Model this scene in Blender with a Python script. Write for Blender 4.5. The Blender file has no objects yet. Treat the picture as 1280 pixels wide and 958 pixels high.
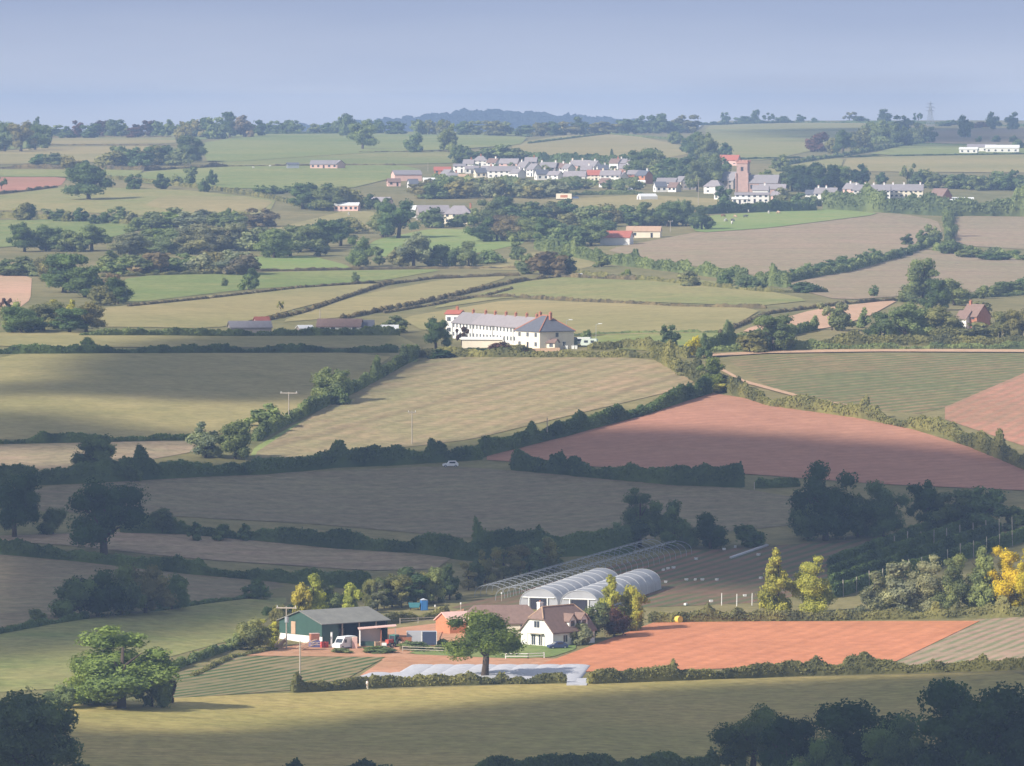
import bpy, math, random
import numpy as np
from mathutils import Vector, noise
R = math.radians
rng = random.Random(7)
C = bpy.context.scene
COL = C.collection

# ------------------------------------------------------------------ camera, sky, sun, exposure
F, VH = 8000.0, 140.0            # focal length and horizon row in the photograph's pixels
cd = bpy.data.cameras.new('camera'); cam = bpy.data.objects.new('camera', cd); COL.objects.link(cam)
cam.location = (0, 0, 0); cam.rotation_euler = (R(90), 0, 0)
cd.sensor_fit = 'HORIZONTAL'; cd.sensor_width = 36.0; cd.lens = F / 1280 * 36
cd.shift_y = -(479 - VH) / 1280; cd.clip_start = 1.0; cd.clip_end = 60000
C.camera = cam
SUN = Vector((-0.74, -0.52, 0.56)).normalized()
el = math.asin(SUN.z); rot = math.atan2(SUN.x, SUN.y)
SKY_HAZE, SKY_LOW, SKY_BAND, SKY_MID, SKY_TOP = (5.75, 5.65, 6.0), (3.6, 4.0, 5.1), (2.25, 2.8, 4.3), (2.3, 2.7, 3.7), (2.6, 2.8, 3.4)
W = bpy.data.worlds.new('World'); C.world = W; W.use_nodes = True
nt = W.node_tree; nt.nodes.clear()
def nd(t, typ, **kw):
    n = t.nodes.new(typ)
    for k, v in kw.items(): setattr(n, k, v)
    return n
sky = nd(nt, 'ShaderNodeTexSky', sky_type='NISHITA', sun_disc=False)
sky.sun_elevation = el; sky.sun_rotation = rot; sky.dust_density = 2.0; sky.air_density = 1.2
bg = nd(nt, 'ShaderNodeBackground'); bg.inputs['Strength'].default_value = 0.10
out = nd(nt, 'ShaderNodeOutputWorld')
tc = nd(nt, 'ShaderNodeTexCoord'); mp = nd(nt, 'ShaderNodeMapping'); mp.inputs['Scale'].default_value = (9, 9, 60)
ns = nd(nt, 'ShaderNodeTexNoise'); ns.inputs['Scale'].default_value = 1.0; ns.inputs['Detail'].default_value = 5
sz = nd(nt, 'ShaderNodeSeparateXYZ'); nt.links.new(tc.outputs['Generated'], sz.inputs[0])
nt.links.new(tc.outputs['Generated'], mp.inputs['Vector']); nt.links.new(mp.outputs[0], ns.inputs['Vector'])
ad = nd(nt, 'ShaderNodeMath', operation='MULTIPLY_ADD'); ad.inputs[1].default_value = 0.013; nt.links.new(ns.outputs['Fac'], ad.inputs[0]); nt.links.new(sz.outputs['Z'], ad.inputs[2])
sb = nd(nt, 'ShaderNodeMath', operation='SUBTRACT'); sb.inputs[1].default_value = 0.0065; nt.links.new(ad.outputs[0], sb.inputs[0])
cr = nd(nt, 'ShaderNodeValToRGB')          # a far bank of hazy cloud, whiter cloud overhead
for k, (pp, cc) in enumerate(((0.0, SKY_HAZE), (0.005, SKY_LOW), (0.018, SKY_BAND), (0.10, SKY_MID), (0.5, SKY_TOP))):
    e = cr.color_ramp.elements[k] if k < 2 else cr.color_ramp.elements.new(pp)
    e.position = pp; e.color = (*cc, 1)
mx = nd(nt, 'ShaderNodeMixRGB'); mx.inputs['Fac'].default_value = 0.85
nt.links.new(sb.outputs[0], cr.inputs['Fac']); nt.links.new(sky.outputs[0], mx.inputs['Color1'])
nt.links.new(cr.outputs[0], mx.inputs['Color2']); nt.links.new(mx.outputs[0], bg.inputs['Color'])
nt.links.new(bg.outputs[0], out.inputs['Surface'])
sd = bpy.data.lights.new('sun', 'SUN'); sd.energy = 4.2; sd.angle = R(0.5); sd.color = (1.0, 0.93, 0.82)
so = bpy.data.objects.new('sun', sd); COL.objects.link(so)
so.rotation_euler = SUN.to_track_quat('Z', 'Y').to_euler()
so.location = (-400, 300, 1500)
C.view_settings.view_transform = 'Standard'; C.view_settings.look = 'None'
C.view_settings.exposure = 0.72; C.view_settings.gamma = 1.0; C.view_settings.use_curve_mapping = False
C.render.engine = 'CYCLES'
cy = C.cycles
cy.use_denoising = True; cy.denoiser = 'OPENIMAGEDENOISE'; cy.max_bounces = 4; cy.diffuse_bounces = 2
cy.glossy_bounces = 1; cy.transmission_bounces = 2; cy.volume_bounces = 0; cy.transparent_max_bounces = 12
cy.use_adaptive_sampling = False; cy.caustics_reflective = False; cy.caustics_refractive = False
HAZE_DENSITY = 1.1e-4

# ------------------------------------------------------------------ the lie of the land
_W = [(1010,1000),(958,1055),(900,1140),(855,1215),(806,1290),(740,1395),(660,1510),(580,1620),(500,1745),(433,1900),(400,2080),
      (350,2450),(300,2850),(260,3200),(225,3600),(190,4300),(170,5200),(158,6300),(151,7300),(149,9000),(147,15000)]
_Y = np.array([y for _, y in _W], float); _V = np.array([v for v, _ in _W], float)
def _pchip(x, y):
    h = np.diff(x); d = np.diff(y) / h; m = np.zeros_like(y)
    for i in range(1, len(x) - 1):
        if d[i-1] * d[i] > 0:
            w1 = 2*h[i] + h[i-1]; w2 = h[i] + 2*h[i-1]
            m[i] = (w1 + w2) / (w1 / d[i-1] + w2 / d[i])
    m[0] = d[0]; m[-1] = d[-1]
    def f(q):
        q = np.asarray(q, float); i = np.clip(np.searchsorted(x, q) - 1, 0, len(x) - 2)
        t = (q - x[i]) / h[i]; t2 = t*t; t3 = t2*t
        return (2*t3-3*t2+1)*y[i] + (t3-2*t2+t)*h[i]*m[i] + (-2*t3+3*t2)*y[i+1] + (t3-t2)*h[i]*m[i+1]
    return f
_L = np.log(_Y); _Wf = _pchip(_L, _V)
def swell(u, Y):
    l = np.log(Y / 1000.0); a = 13.0 * np.exp(-np.maximum(0, (Y - 1300) / 1500.0))
    return a * (np.sin(u / 235.0 + 0.6 + 3.2 * l) * 0.65 + np.sin(u / 118.0 + 2.1 - 2.4 * l) * 0.3)
def _ss(a, b, x):
    t = np.clip((x - a) / (b - a), 0, 1); return t * t * (3 - 2 * t)
def ridge_end(u): return 5450.0 + 1950.0 * _ss(845, 905, u)      # where the last visible ridge tops out
def Vrow(u, Y):
    u = np.asarray(u, float); Y = np.asarray(Y, float); e = ridge_end(u)
    return _Wf(np.log(Y)) - swell(u, Y) + 22.0 * _ss(0, 1500, Y - e)
def solveY(u, v):
    u = np.asarray(u, float); v = np.asarray(v, float)
    lo = np.full(np.broadcast(u, v).shape, math.log(1000.0)); hi = np.log(ridge_end(u)) + 0 * lo
    for _ in range(40):
        m = (lo + hi) / 2; g = Vrow(u, np.exp(m)) > v
        lo = np.where(g, m, lo); hi = np.where(g, hi, m)
    return np.exp((lo + hi) / 2)
def terrain(x, Y):
    """height of the ground at a place"""
    x = np.asarray(x, float); Y = np.asarray(Y, float); Yc = np.clip(Y, 1000, 15000)
    u = 640 + F * x / np.maximum(Yc, 1)
    return -(Vrow(u, Yc) - VH) / F * Yc
def P(u, v, up=0.0):
    Y = float(solveY(u, v)); x = (u - 640) / F * Y
    return Vector((x, Y, -(v - VH) / F * Y + up))
def scale_at(u, v): return F / float(solveY(u, v))      # photo pixels in a metre

# ------------------------------------------------------------------ helpers
def tag(o, label=None, cat=None, group=None, kind=None):
    if label: o['label'] = label
    if cat: o['category'] = cat
    if group: o['group'] = group
    if kind: o['kind'] = kind
    return o
def empty(name, loc, rz=0.0):
    o = bpy.data.objects.new(name, None); COL.objects.link(o); o.location = loc; o.rotation_euler = (0, 0, rz)
    o.empty_display_size = 0.5
    return o
def link(name, me, parent=None):
    o = bpy.data.objects.new(name, me); COL.objects.link(o)
    if parent: o.parent = parent
    return o
def mesh(name, v, f, mats, mi=None, smooth=False, tint=None):
    me = bpy.data.meshes.new(name); me.from_pydata([tuple(p) for p in v], [], [tuple(q) for q in f])
    for m in (mats if isinstance(mats, (list, tuple)) else [mats]): me.materials.append(m)
    if mi is not None: me.polygons.foreach_set('material_index', mi)
    if smooth: me.polygons.foreach_set('use_smooth', [True] * len(me.polygons))
    if tint is not None:
        a = me.attributes.new('tint', 'FLOAT', 'POINT'); a.data.foreach_set('value', np.asarray(tint, np.float32))
    me.update(); return me
class MB:
    """collects shapes and links them as one mesh object"""
    def __init__(s): s.v = []; s.f = []
    def add(s, v, f):
        k = len(s.v); s.v += [tuple(p) for p in v]; s.f += [tuple(i + k for i in q) for q in f]; return s
    def box(s, x0, x1, y0, y1, z0, z1):
        return s.add([(x0,y0,z0),(x1,y0,z0),(x1,y1,z0),(x0,y1,z0),(x0,y0,z1),(x1,y0,z1),(x1,y1,z1),(x0,y1,z1)],
                     [(0,3,2,1),(4,5,6,7),(0,1,5,4),(1,2,6,5),(2,3,7,6),(3,0,4,7)])
    def prism(s, poly, d):
        """closed prism: polygon poly (3-D points) pushed along vector d"""
        n = len(poly); a = [Vector(p) for p in poly]; b = [p + Vector(d) for p in a]
        return s.add(a + b, [tuple(range(n))[::-1], tuple(range(n, 2*n))] + [(i, (i+1) % n, n + (i+1) % n, n + i) for i in range(n)])
    def bar(s, a, b, r, n=6, r2=None):
        a = Vector(a); b = Vector(b); d = (b - a).normalized(); q = d.to_track_quat('Z', 'Y'); r2 = r if r2 is None else r2
        v = []
        for p, rr in ((a, r), (b, r2)):
            for i in range(n):
                t = 2 * math.pi * i / n; v.append(p + q @ Vector((rr * math.cos(t), rr * math.sin(t), 0)))
        return s.add(v, [tuple(range(n))[::-1], tuple(range(n, 2*n))] + [(i, (i+1) % n, n + (i+1) % n, n + i) for i in range(n)])
    def tube(s, pts, r, n=6):
        v = []; f = []
        pts = [Vector(p) for p in pts]
        for j, p in enumerate(pts):
            d = (pts[min(j+1, len(pts)-1)] - pts[max(j-1, 0)]).normalized(); q = d.to_track_quat('Z', 'Y')
            rr = r[j] if isinstance(r, (list, tuple)) else r
            for i in range(n):
                t = 2 * math.pi * i / n; v.append(p + q @ Vector((rr * math.cos(t), rr * math.sin(t), 0)))
        for j in range(len(pts) - 1):
            for i in range(n): f.append((j*n+i, j*n+(i+1) % n, (j+1)*n+(i+1) % n, (j+1)*n+i))
        f += [tuple(range(n))[::-1], tuple(range((len(pts)-1)*n, len(pts)*n))]
        return s.add(v, f)
    def build(s, name, mat, parent=None, smooth=False):
        return link(name, mesh(name, s.v, s.f, mat, smooth=smooth), parent)

# ------------------------------------------------------------------ materials
def new_mat(name):
    m = bpy.data.materials.new(name); m.use_nodes = True; t = m.node_tree; t.nodes.clear()
    o = nd(t, 'ShaderNodeOutputMaterial'); return m, t, o
def rgb(c): return (c[0], c[1], c[2], 1)
def mix(t, fac, a, b, mode='MIX'):
    n = nd(t, 'ShaderNodeMixRGB', blend_type=mode)
    for s, val in (('Fac', fac), ('Color1', a), ('Color2', b)):
        if hasattr(val, 'is_linked') or hasattr(val, 'links'): t.links.new(val, n.inputs[s])
        else: n.inputs[s].default_value = val if s == 'Fac' else rgb(val)
    return n.outputs[0]
def mathn(t, op, a, b=0.0, c=0.0):
    n = nd(t, 'ShaderNodeMath', operation=op)
    for i, val in enumerate((a, b, c)):
        if hasattr(val, 'links'): t.links.new(val, n.inputs[i])
        else: n.inputs[i].default_value = val
    return n.outputs[0]
def noise_n(t, vec, sc, det=3, rough=0.55):
    n = nd(t, 'ShaderNodeTexNoise'); n.inputs['Scale'].default_value = sc; n.inputs['Detail'].default_value = det
    n.inputs['Roughness'].default_value = rough
    t.links.new(vec, n.inputs['Vector']); return n.outputs['Fac']
def ramp(t, fac, p0, p1):
    n = nd(t, 'ShaderNodeMapRange'); n.clamp = True
    n.inputs['From Min'].default_value = p0; n.inputs['From Max'].default_value = p1
    t.links.new(fac, n.inputs['Value']); return n.outputs[0]
def principled(t, o, col, rough=0.8, spec=0.2, metal=0.0):
    b = nd(t, 'ShaderNodeBsdfPrincipled'); b.inputs['Roughness'].default_value = rough
    b.inputs['Specular IOR Level'].default_value = spec; b.inputs['Metallic'].default_value = metal
    if hasattr(col, 'links'): t.links.new(col, b.inputs['Base Color'])
    else: b.inputs['Base Color'].default_value = rgb(col)
    t.links.new(b.outputs[0], o.inputs['Surface']); return b
_M = {}
def paint(name, c, rough=0.7, spec=0.3, var=0.12, sc=0.8, metal=0.0):
    """plain painted / rendered / tiled surface with weathering"""
    if name in _M: return _M[name]
    m, t, o = new_mat(name); g = nd(t, 'ShaderNodeTexCoord')
    f = noise_n(t, g.outputs['Object'], sc, 4, 0.65); f2 = noise_n(t, g.outputs['Object'], sc * 6, 2)
    k = mathn(t, 'ADD', mathn(t, 'MULTIPLY', f, 0.7), mathn(t, 'MULTIPLY', f2, 0.3))
    col = mix(t, ramp(t, k, 0.3, 0.7), tuple(x * (1 - var) for x in c), tuple(min(1, x * (1 + var)) for x in c))
    principled(t, o, col, rough, spec, metal); _M[name] = m; return m
def field_mat(name, c1, c2, sc=0.02, rows=None, c3=None, rstr=0.5, tram=0.0, fine=0.35, streak=None):
    """open ground: patchy colour, fine grain, optional crop rows (direction angle, spacing m)"""
    m, t, o = new_mat(name); g = nd(t, 'ShaderNodeNewGeometry'); pos = g.outputs['Position']
    big = noise_n(t, pos, sc, 5, 0.6); mid = noise_n(t, pos, sc * 7, 4, 0.65); sm = noise_n(t, pos, 0.33, 4, 0.75)
    wide = noise_n(t, pos, sc * 0.35, 3, 0.5)
    k = mathn(t, 'ADD', mathn(t, 'MULTIPLY', big, 0.45), mathn(t, 'MULTIPLY', mid, 0.55))
    col = mix(t, ramp(t, k, 0.38, 0.62), c1, c2)
    col = mix(t, ramp(t, wide, 0.35, 0.65), mix(t, 1.0, col, (0.88, 0.93, 0.88), 'MULTIPLY'), mix(t, 1.0, col, (1.10, 1.05, 1.06), 'MULTIPLY'))
    if rows:
        ang, sp = rows
        mp = nd(t, 'ShaderNodeMapping'); mp.inputs['Rotation'].default_value = (0, 0, -ang); t.links.new(pos, mp.inputs['Vector'])
        sx = nd(t, 'ShaderNodeSeparateXYZ'); t.links.new(mp.outputs[0], sx.inputs[0])
        wob = mathn(t, 'MULTIPLY', mathn(t, 'SUBTRACT', noise_n(t, pos, 0.03, 2), 0.5), sp * 0.8)
        yy = mathn(t, 'ADD', sx.outputs['Y'], wob)
        w = mathn(t, 'SINE', mathn(t, 'MULTIPLY', yy, 2 * math.pi / sp))
        wv = ramp(t, mathn(t, 'ADD', w, mathn(t, 'MULTIPLY', mathn(t, 'SUBTRACT', sm, 0.5), 1.6)), -0.5, 0.8)
        if c3:
            gap = ramp(t, noise_n(t, pos, sc * 3, 3), 0.28, 0.5)
            col = mix(t, mathn(t, 'MULTIPLY', mathn(t, 'MULTIPLY', wv, gap), rstr), col, c3)
        if tram:
            w2 = mathn(t, 'SINE', mathn(t, 'MULTIPLY', yy, 2 * math.pi / (sp * 6)))
            col = mix(t, mathn(t, 'MULTIPLY', ramp(t, w2, 0.93, 0.99), tram), col, tuple(x * 0.6 for x in c1))
    col = mix(t, fine, col, mix(t, ramp(t, sm, 0.3, 0.7), (0.45, 0.47, 0.45), (1.5, 1.48, 1.45)), 'MULTIPLY')
    b = principled(t, o, col, 0.95, 0.05)
    bp = nd(t, 'ShaderNodeBump'); bp.inputs['Strength'].default_value = 0.5; bp.inputs['Distance'].default_value = 0.5
    t.links.new(mathn(t, 'ADD', mid, mathn(t, 'MULTIPLY', sm, 0.5)), bp.inputs['Height']); t.links.new(bp.outputs[0], b.inputs['Normal'])
    return m
def foliage_mat(name, trans=0.38):
    m, t, o = new_mat(name); oi = nd(t, 'ShaderNodeObjectInfo'); at = nd(t, 'ShaderNodeAttribute', attribute_name='tint')
    g = nd(t, 'ShaderNodeNewGeometry')
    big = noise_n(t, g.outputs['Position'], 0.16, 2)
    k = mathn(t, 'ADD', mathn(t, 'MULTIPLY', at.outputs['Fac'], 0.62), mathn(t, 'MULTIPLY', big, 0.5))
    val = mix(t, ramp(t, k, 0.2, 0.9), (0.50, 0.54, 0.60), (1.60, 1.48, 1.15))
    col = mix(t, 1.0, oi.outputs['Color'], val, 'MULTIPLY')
    d = nd(t, 'ShaderNodeBsdfDiffuse'); tr = nd(t, 'ShaderNodeBsdfTranslucent'); ms = nd(t, 'ShaderNodeMixShader')
    ms.inputs[0].default_value = trans
    t.links.new(col, d.inputs['Color']); t.links.new(mix(t, 1.0, col, (1.1, 1.15, 0.6), 'MULTIPLY'), tr.inputs['Color'])
    t.links.new(d.outputs[0], ms.inputs[1]); t.links.new(tr.outputs[0], ms.inputs[2]); t.links.new(ms.outputs[0], o.inputs['Surface'])
    return m
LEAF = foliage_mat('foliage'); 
BARK = paint('bark', (0.09, 0.07, 0.055), 0.95, 0.05, 0.35, 2.0)

# ------------------------------------------------------------------ ground, one sheet out to the horizon
def grid_sheet(name, us, ys, mat):
    U, Yg = np.meshgrid(us, ys); X = (U - 640) / F * Yg
    Z = -(Vrow(U, Yg) - VH) / F * Yg
    v = np.stack([X, Yg, Z], -1).reshape(-1, 3); n = len(us); f = []
    for j in range(len(ys) - 1):
        for i in range(n - 1): f.append((j*n+i, j*n+i+1, (j+1)*n+i+1, (j+1)*n+i))
    return v.tolist(), f
M_ground = field_mat('rough_grass', (0.17, 0.16, 0.07), (0.27, 0.23, 0.11), 0.015)
us = np.arange(-1300, 2600, 20.0); vr = np.concatenate([np.arange(1005, 240, -4.0), np.arange(240, 152, -2.0)])
ys = np.exp(np.interp(-vr, -_V[::1], np.log(_Y))); ys = ys[ys < 9100]; ys = np.unique(np.concatenate([[1000.0], ys, np.linspace(5000, 9000, 50), np.linspace(9200, 11400, 8)]))
gv, gf = grid_sheet('ground', us, ys, M_ground)
# the near slope the camera looks out from, below the frame
n0 = len(us); row0 = gv[:n0]; k = len(gv)
yr = [-60, 0, 60, 150, 300, 500, 700, 850, 940]
for y in yr:
    for i in range(n0):
        x0, _, z0 = row0[i]; tt = max(0.0, min(1.0, y / 1000.0)); zz = -4.0 - 0.115 * max(y, 0); s = tt ** 3
        gv.append((x0 * (0.35 + 0.65 * tt), y, zz * (1 - s) + z0 * s - 0.0))
for j in range(len(yr)):
    for i in range(n0 - 1):
        a = k + j*n0 + i; b = a + 1
        c, d = ((k + (j+1)*n0 + i + 1, k + (j+1)*n0 + i) if j < len(yr) - 1 else (i + 1, i))
        gf.append((a, b, c, d))
tag(link('ground', mesh('ground', gv, gf, M_ground, smooth=True)), kind='structure')

def clip_poly(poly, axis, val, keep_less):
    o = []
    for i, p in enumerate(poly):
        q = poly[(i + 1) % len(poly)]
        pin = (p[axis] <= val) == keep_less or p[axis] == val; qin = (q[axis] <= val) == keep_less or q[axis] == val
        if pin: o.append(p)
        if pin != qin:
            t = (val - p[axis]) / (q[axis] - p[axis]); o.append((p[0] + t*(q[0]-p[0]), p[1] + t*(q[1]-p[1])))
    return o
def smooth_poly(poly, it=1):
    for _ in range(it):
        o = []
        for i, p in enumerate(poly):
            q = poly[(i+1) % len(poly)]
            if math.hypot(q[0]-p[0], q[1]-p[1]) < 3: o.append(p); continue
            o += [(p[0]*.88+q[0]*.12, p[1]*.88+q[1]*.12), (p[0]*.12+q[0]*.88, p[1]*.12+q[1]*.88)]
        poly = o
    return poly
from mathutils.geometry import tessellate_polygon
def field(name, poly, mat, lift=1, soft=1):
    """a field draped on the ground as its own sheet"""
    poly = smooth_poly(poly, soft)
    tris = tessellate_polygon([[Vector((p[0], p[1], 0)) for p in poly]])
    v = {}; vl = []; f = []
    def key(p):
        kk = (round(p[0], 3), round(p[1], 3))
        if kk not in v: v[kk] = len(vl); vl.append(kk)
        return v[kk]
    for tr in tris:
        a = [poly[i] for i in tr]
        u0 = min(p[0] for p in a); u1 = max(p[0] for p in a); uu = math.floor(u0 / 20) * 20
        while uu < u1:
            s1 = clip_poly(clip_poly(a, 0, uu, False), 0, uu + 20, True); uu += 20
            if len(s1) < 3: continue
            w0 = min(p[1] for p in s1); w1 = max(p[1] for p in s1); st = 4 if w0 > 240 else 2; ww = math.floor(w0 / st) * st
            while ww < w1:
                s2 = clip_poly(clip_poly(s1, 1, ww, False), 1, ww + st, True); ww += st
                if len(s2) < 3: continue
                ids = []
                for p in s2:
                    i = key(p)
                    if not ids or ids[-1] != i: ids.append(i)
                if ids and ids[0] == ids[-1]: ids.pop()
                if len(set(ids)) == len(ids) >= 3: f.append(ids)
    A = np.array(vl); Y = solveY(A[:, 0], A[:, 1]); X = (A[:, 0] - 640) / F * Y
    Z = -(A[:, 1] - VH) / F * Y + 0.35 * lift * Y / F
    # counter-clockwise from above
    g = []
    for q in f:
        ar = sum(X[q[i]] * Y[q[(i+1) % len(q)]] - X[q[(i+1) % len(q)]] * Y[q[i]] for i in range(len(q)))
        if abs(ar) > 1e-4: g.append(q if ar > 0 else q[::-1])
    return tag(link(name, mesh(name, np.stack([X, Y, Z], -1).tolist(), g, mat, smooth=True)), kind='structure')
def gdir(a, b):
    p, q = P(*a), P(*b); return math.atan2(q.y - p.y, q.x - p.x)

tan = field_mat('pasture_tan', (0.280, 0.249, 0.110), (0.370, 0.307, 0.143), 0.012)
tan2 = field_mat('stubble', (0.36, 0.265, 0.16), (0.28, 0.255, 0.13), 0.012, rows=(gdir((330,560),(700,460)), 7.0), c3=(0.225, 0.20, 0.10), rstr=0.5, tram=0.4, fine=0.55)
tan3 = field_mat('stubble_pale', (0.38, 0.27, 0.19), (0.30, 0.255, 0.155), 0.008, rows=(0.25, 9.0), c3=(0.26, 0.22, 0.13), rstr=0.4, tram=0.4, fine=0.55)
grn = field_mat('pasture_green', (0.196, 0.244, 0.079), (0.291, 0.287, 0.110), 0.01, fine=0.55)
grn2 = field_mat('pasture_bright', (0.218, 0.299, 0.089), (0.287, 0.311, 0.116), 0.012)
grn3 = field_mat('meadow_front', (0.345, 0.285, 0.105), (0.43, 0.33, 0.135), 0.03, rows=(0.12, 3.0), c3=(0.29, 0.27, 0.09), rstr=0.4, fine=0.55)
mixed = field_mat('pasture_mixed', (0.213, 0.240, 0.084), (0.347, 0.294, 0.131), 0.006, rows=(0.1, 12), c3=(0.263, 0.258, 0.105), rstr=0.45, fine=0.55)
brn = field_mat('fallow_brown', (0.25, 0.185, 0.125), (0.29, 0.23, 0.145), 0.01, rows=(0.2, 8), c3=(0.18, 0.175, 0.095), rstr=0.35, fine=0.55)
red = field_mat('red_soil', (0.52, 0.215, 0.115), (0.60, 0.255, 0.135), 0.03, rows=(gdir((830,830),(1000,780)), 4.0), c3=(0.46, 0.195, 0.105), rstr=0.35, tram=0.15, fine=0.25)
red2 = field_mat('red_soil_upper', (0.41, 0.205, 0.14), (0.49, 0.25, 0.17), 0.02, rows=(0.3, 5.0), c3=(0.37, 0.18, 0.125), rstr=0.4, fine=0.25)
peach = field_mat('pale_soil', (0.52, 0.33, 0.22), (0.56, 0.37, 0.25), 0.02)
rcrop = field_mat('root_crop', (0.210, 0.193, 0.095), (0.315, 0.209, 0.119), 0.02, rows=(gdir((920,470),(1200,447)), 5.0), c3=(0.105, 0.15, 0.055), rstr=0.75, fine=0.6)
redstub = field_mat('red_stubble', (0.46, 0.22, 0.15), (0.40, 0.23, 0.15), 0.05, rows=(gdir((1170,515),(1280,470)), 4.0), c3=(0.28, 0.21, 0.13), rstr=0.45)
lcrop = field_mat('vegetable_rows', (0.30, 0.235, 0.13), (0.25, 0.21, 0.115), 0.03, rows=(gdir((230,858),(420,826)), 2.6), c3=(0.075, 0.125, 0.045), rstr=1.0)
stripe = field_mat('striped_crop', (0.40, 0.26, 0.20), (0.33, 0.27, 0.18), 0.03, rows=(gdir((1140,826),(1270,780)), 3.2), c3=(0.17, 0.21, 0.10), rstr=0.75)
veg = field_mat('market_garden', (0.25, 0.14, 0.10), (0.17, 0.13, 0.08), 0.012, rows=(gdir((830,755),(1060,690)), 3.6), c3=(0.10, 0.13, 0.06), rstr=0.9)
yard = field_mat('red_yard', (0.50, 0.25, 0.15), (0.56, 0.31, 0.20), 0.06)
lawn = field_mat('lawn', (0.17, 0.24, 0.08), (0.24, 0.27, 0.10), 0.08)

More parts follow.
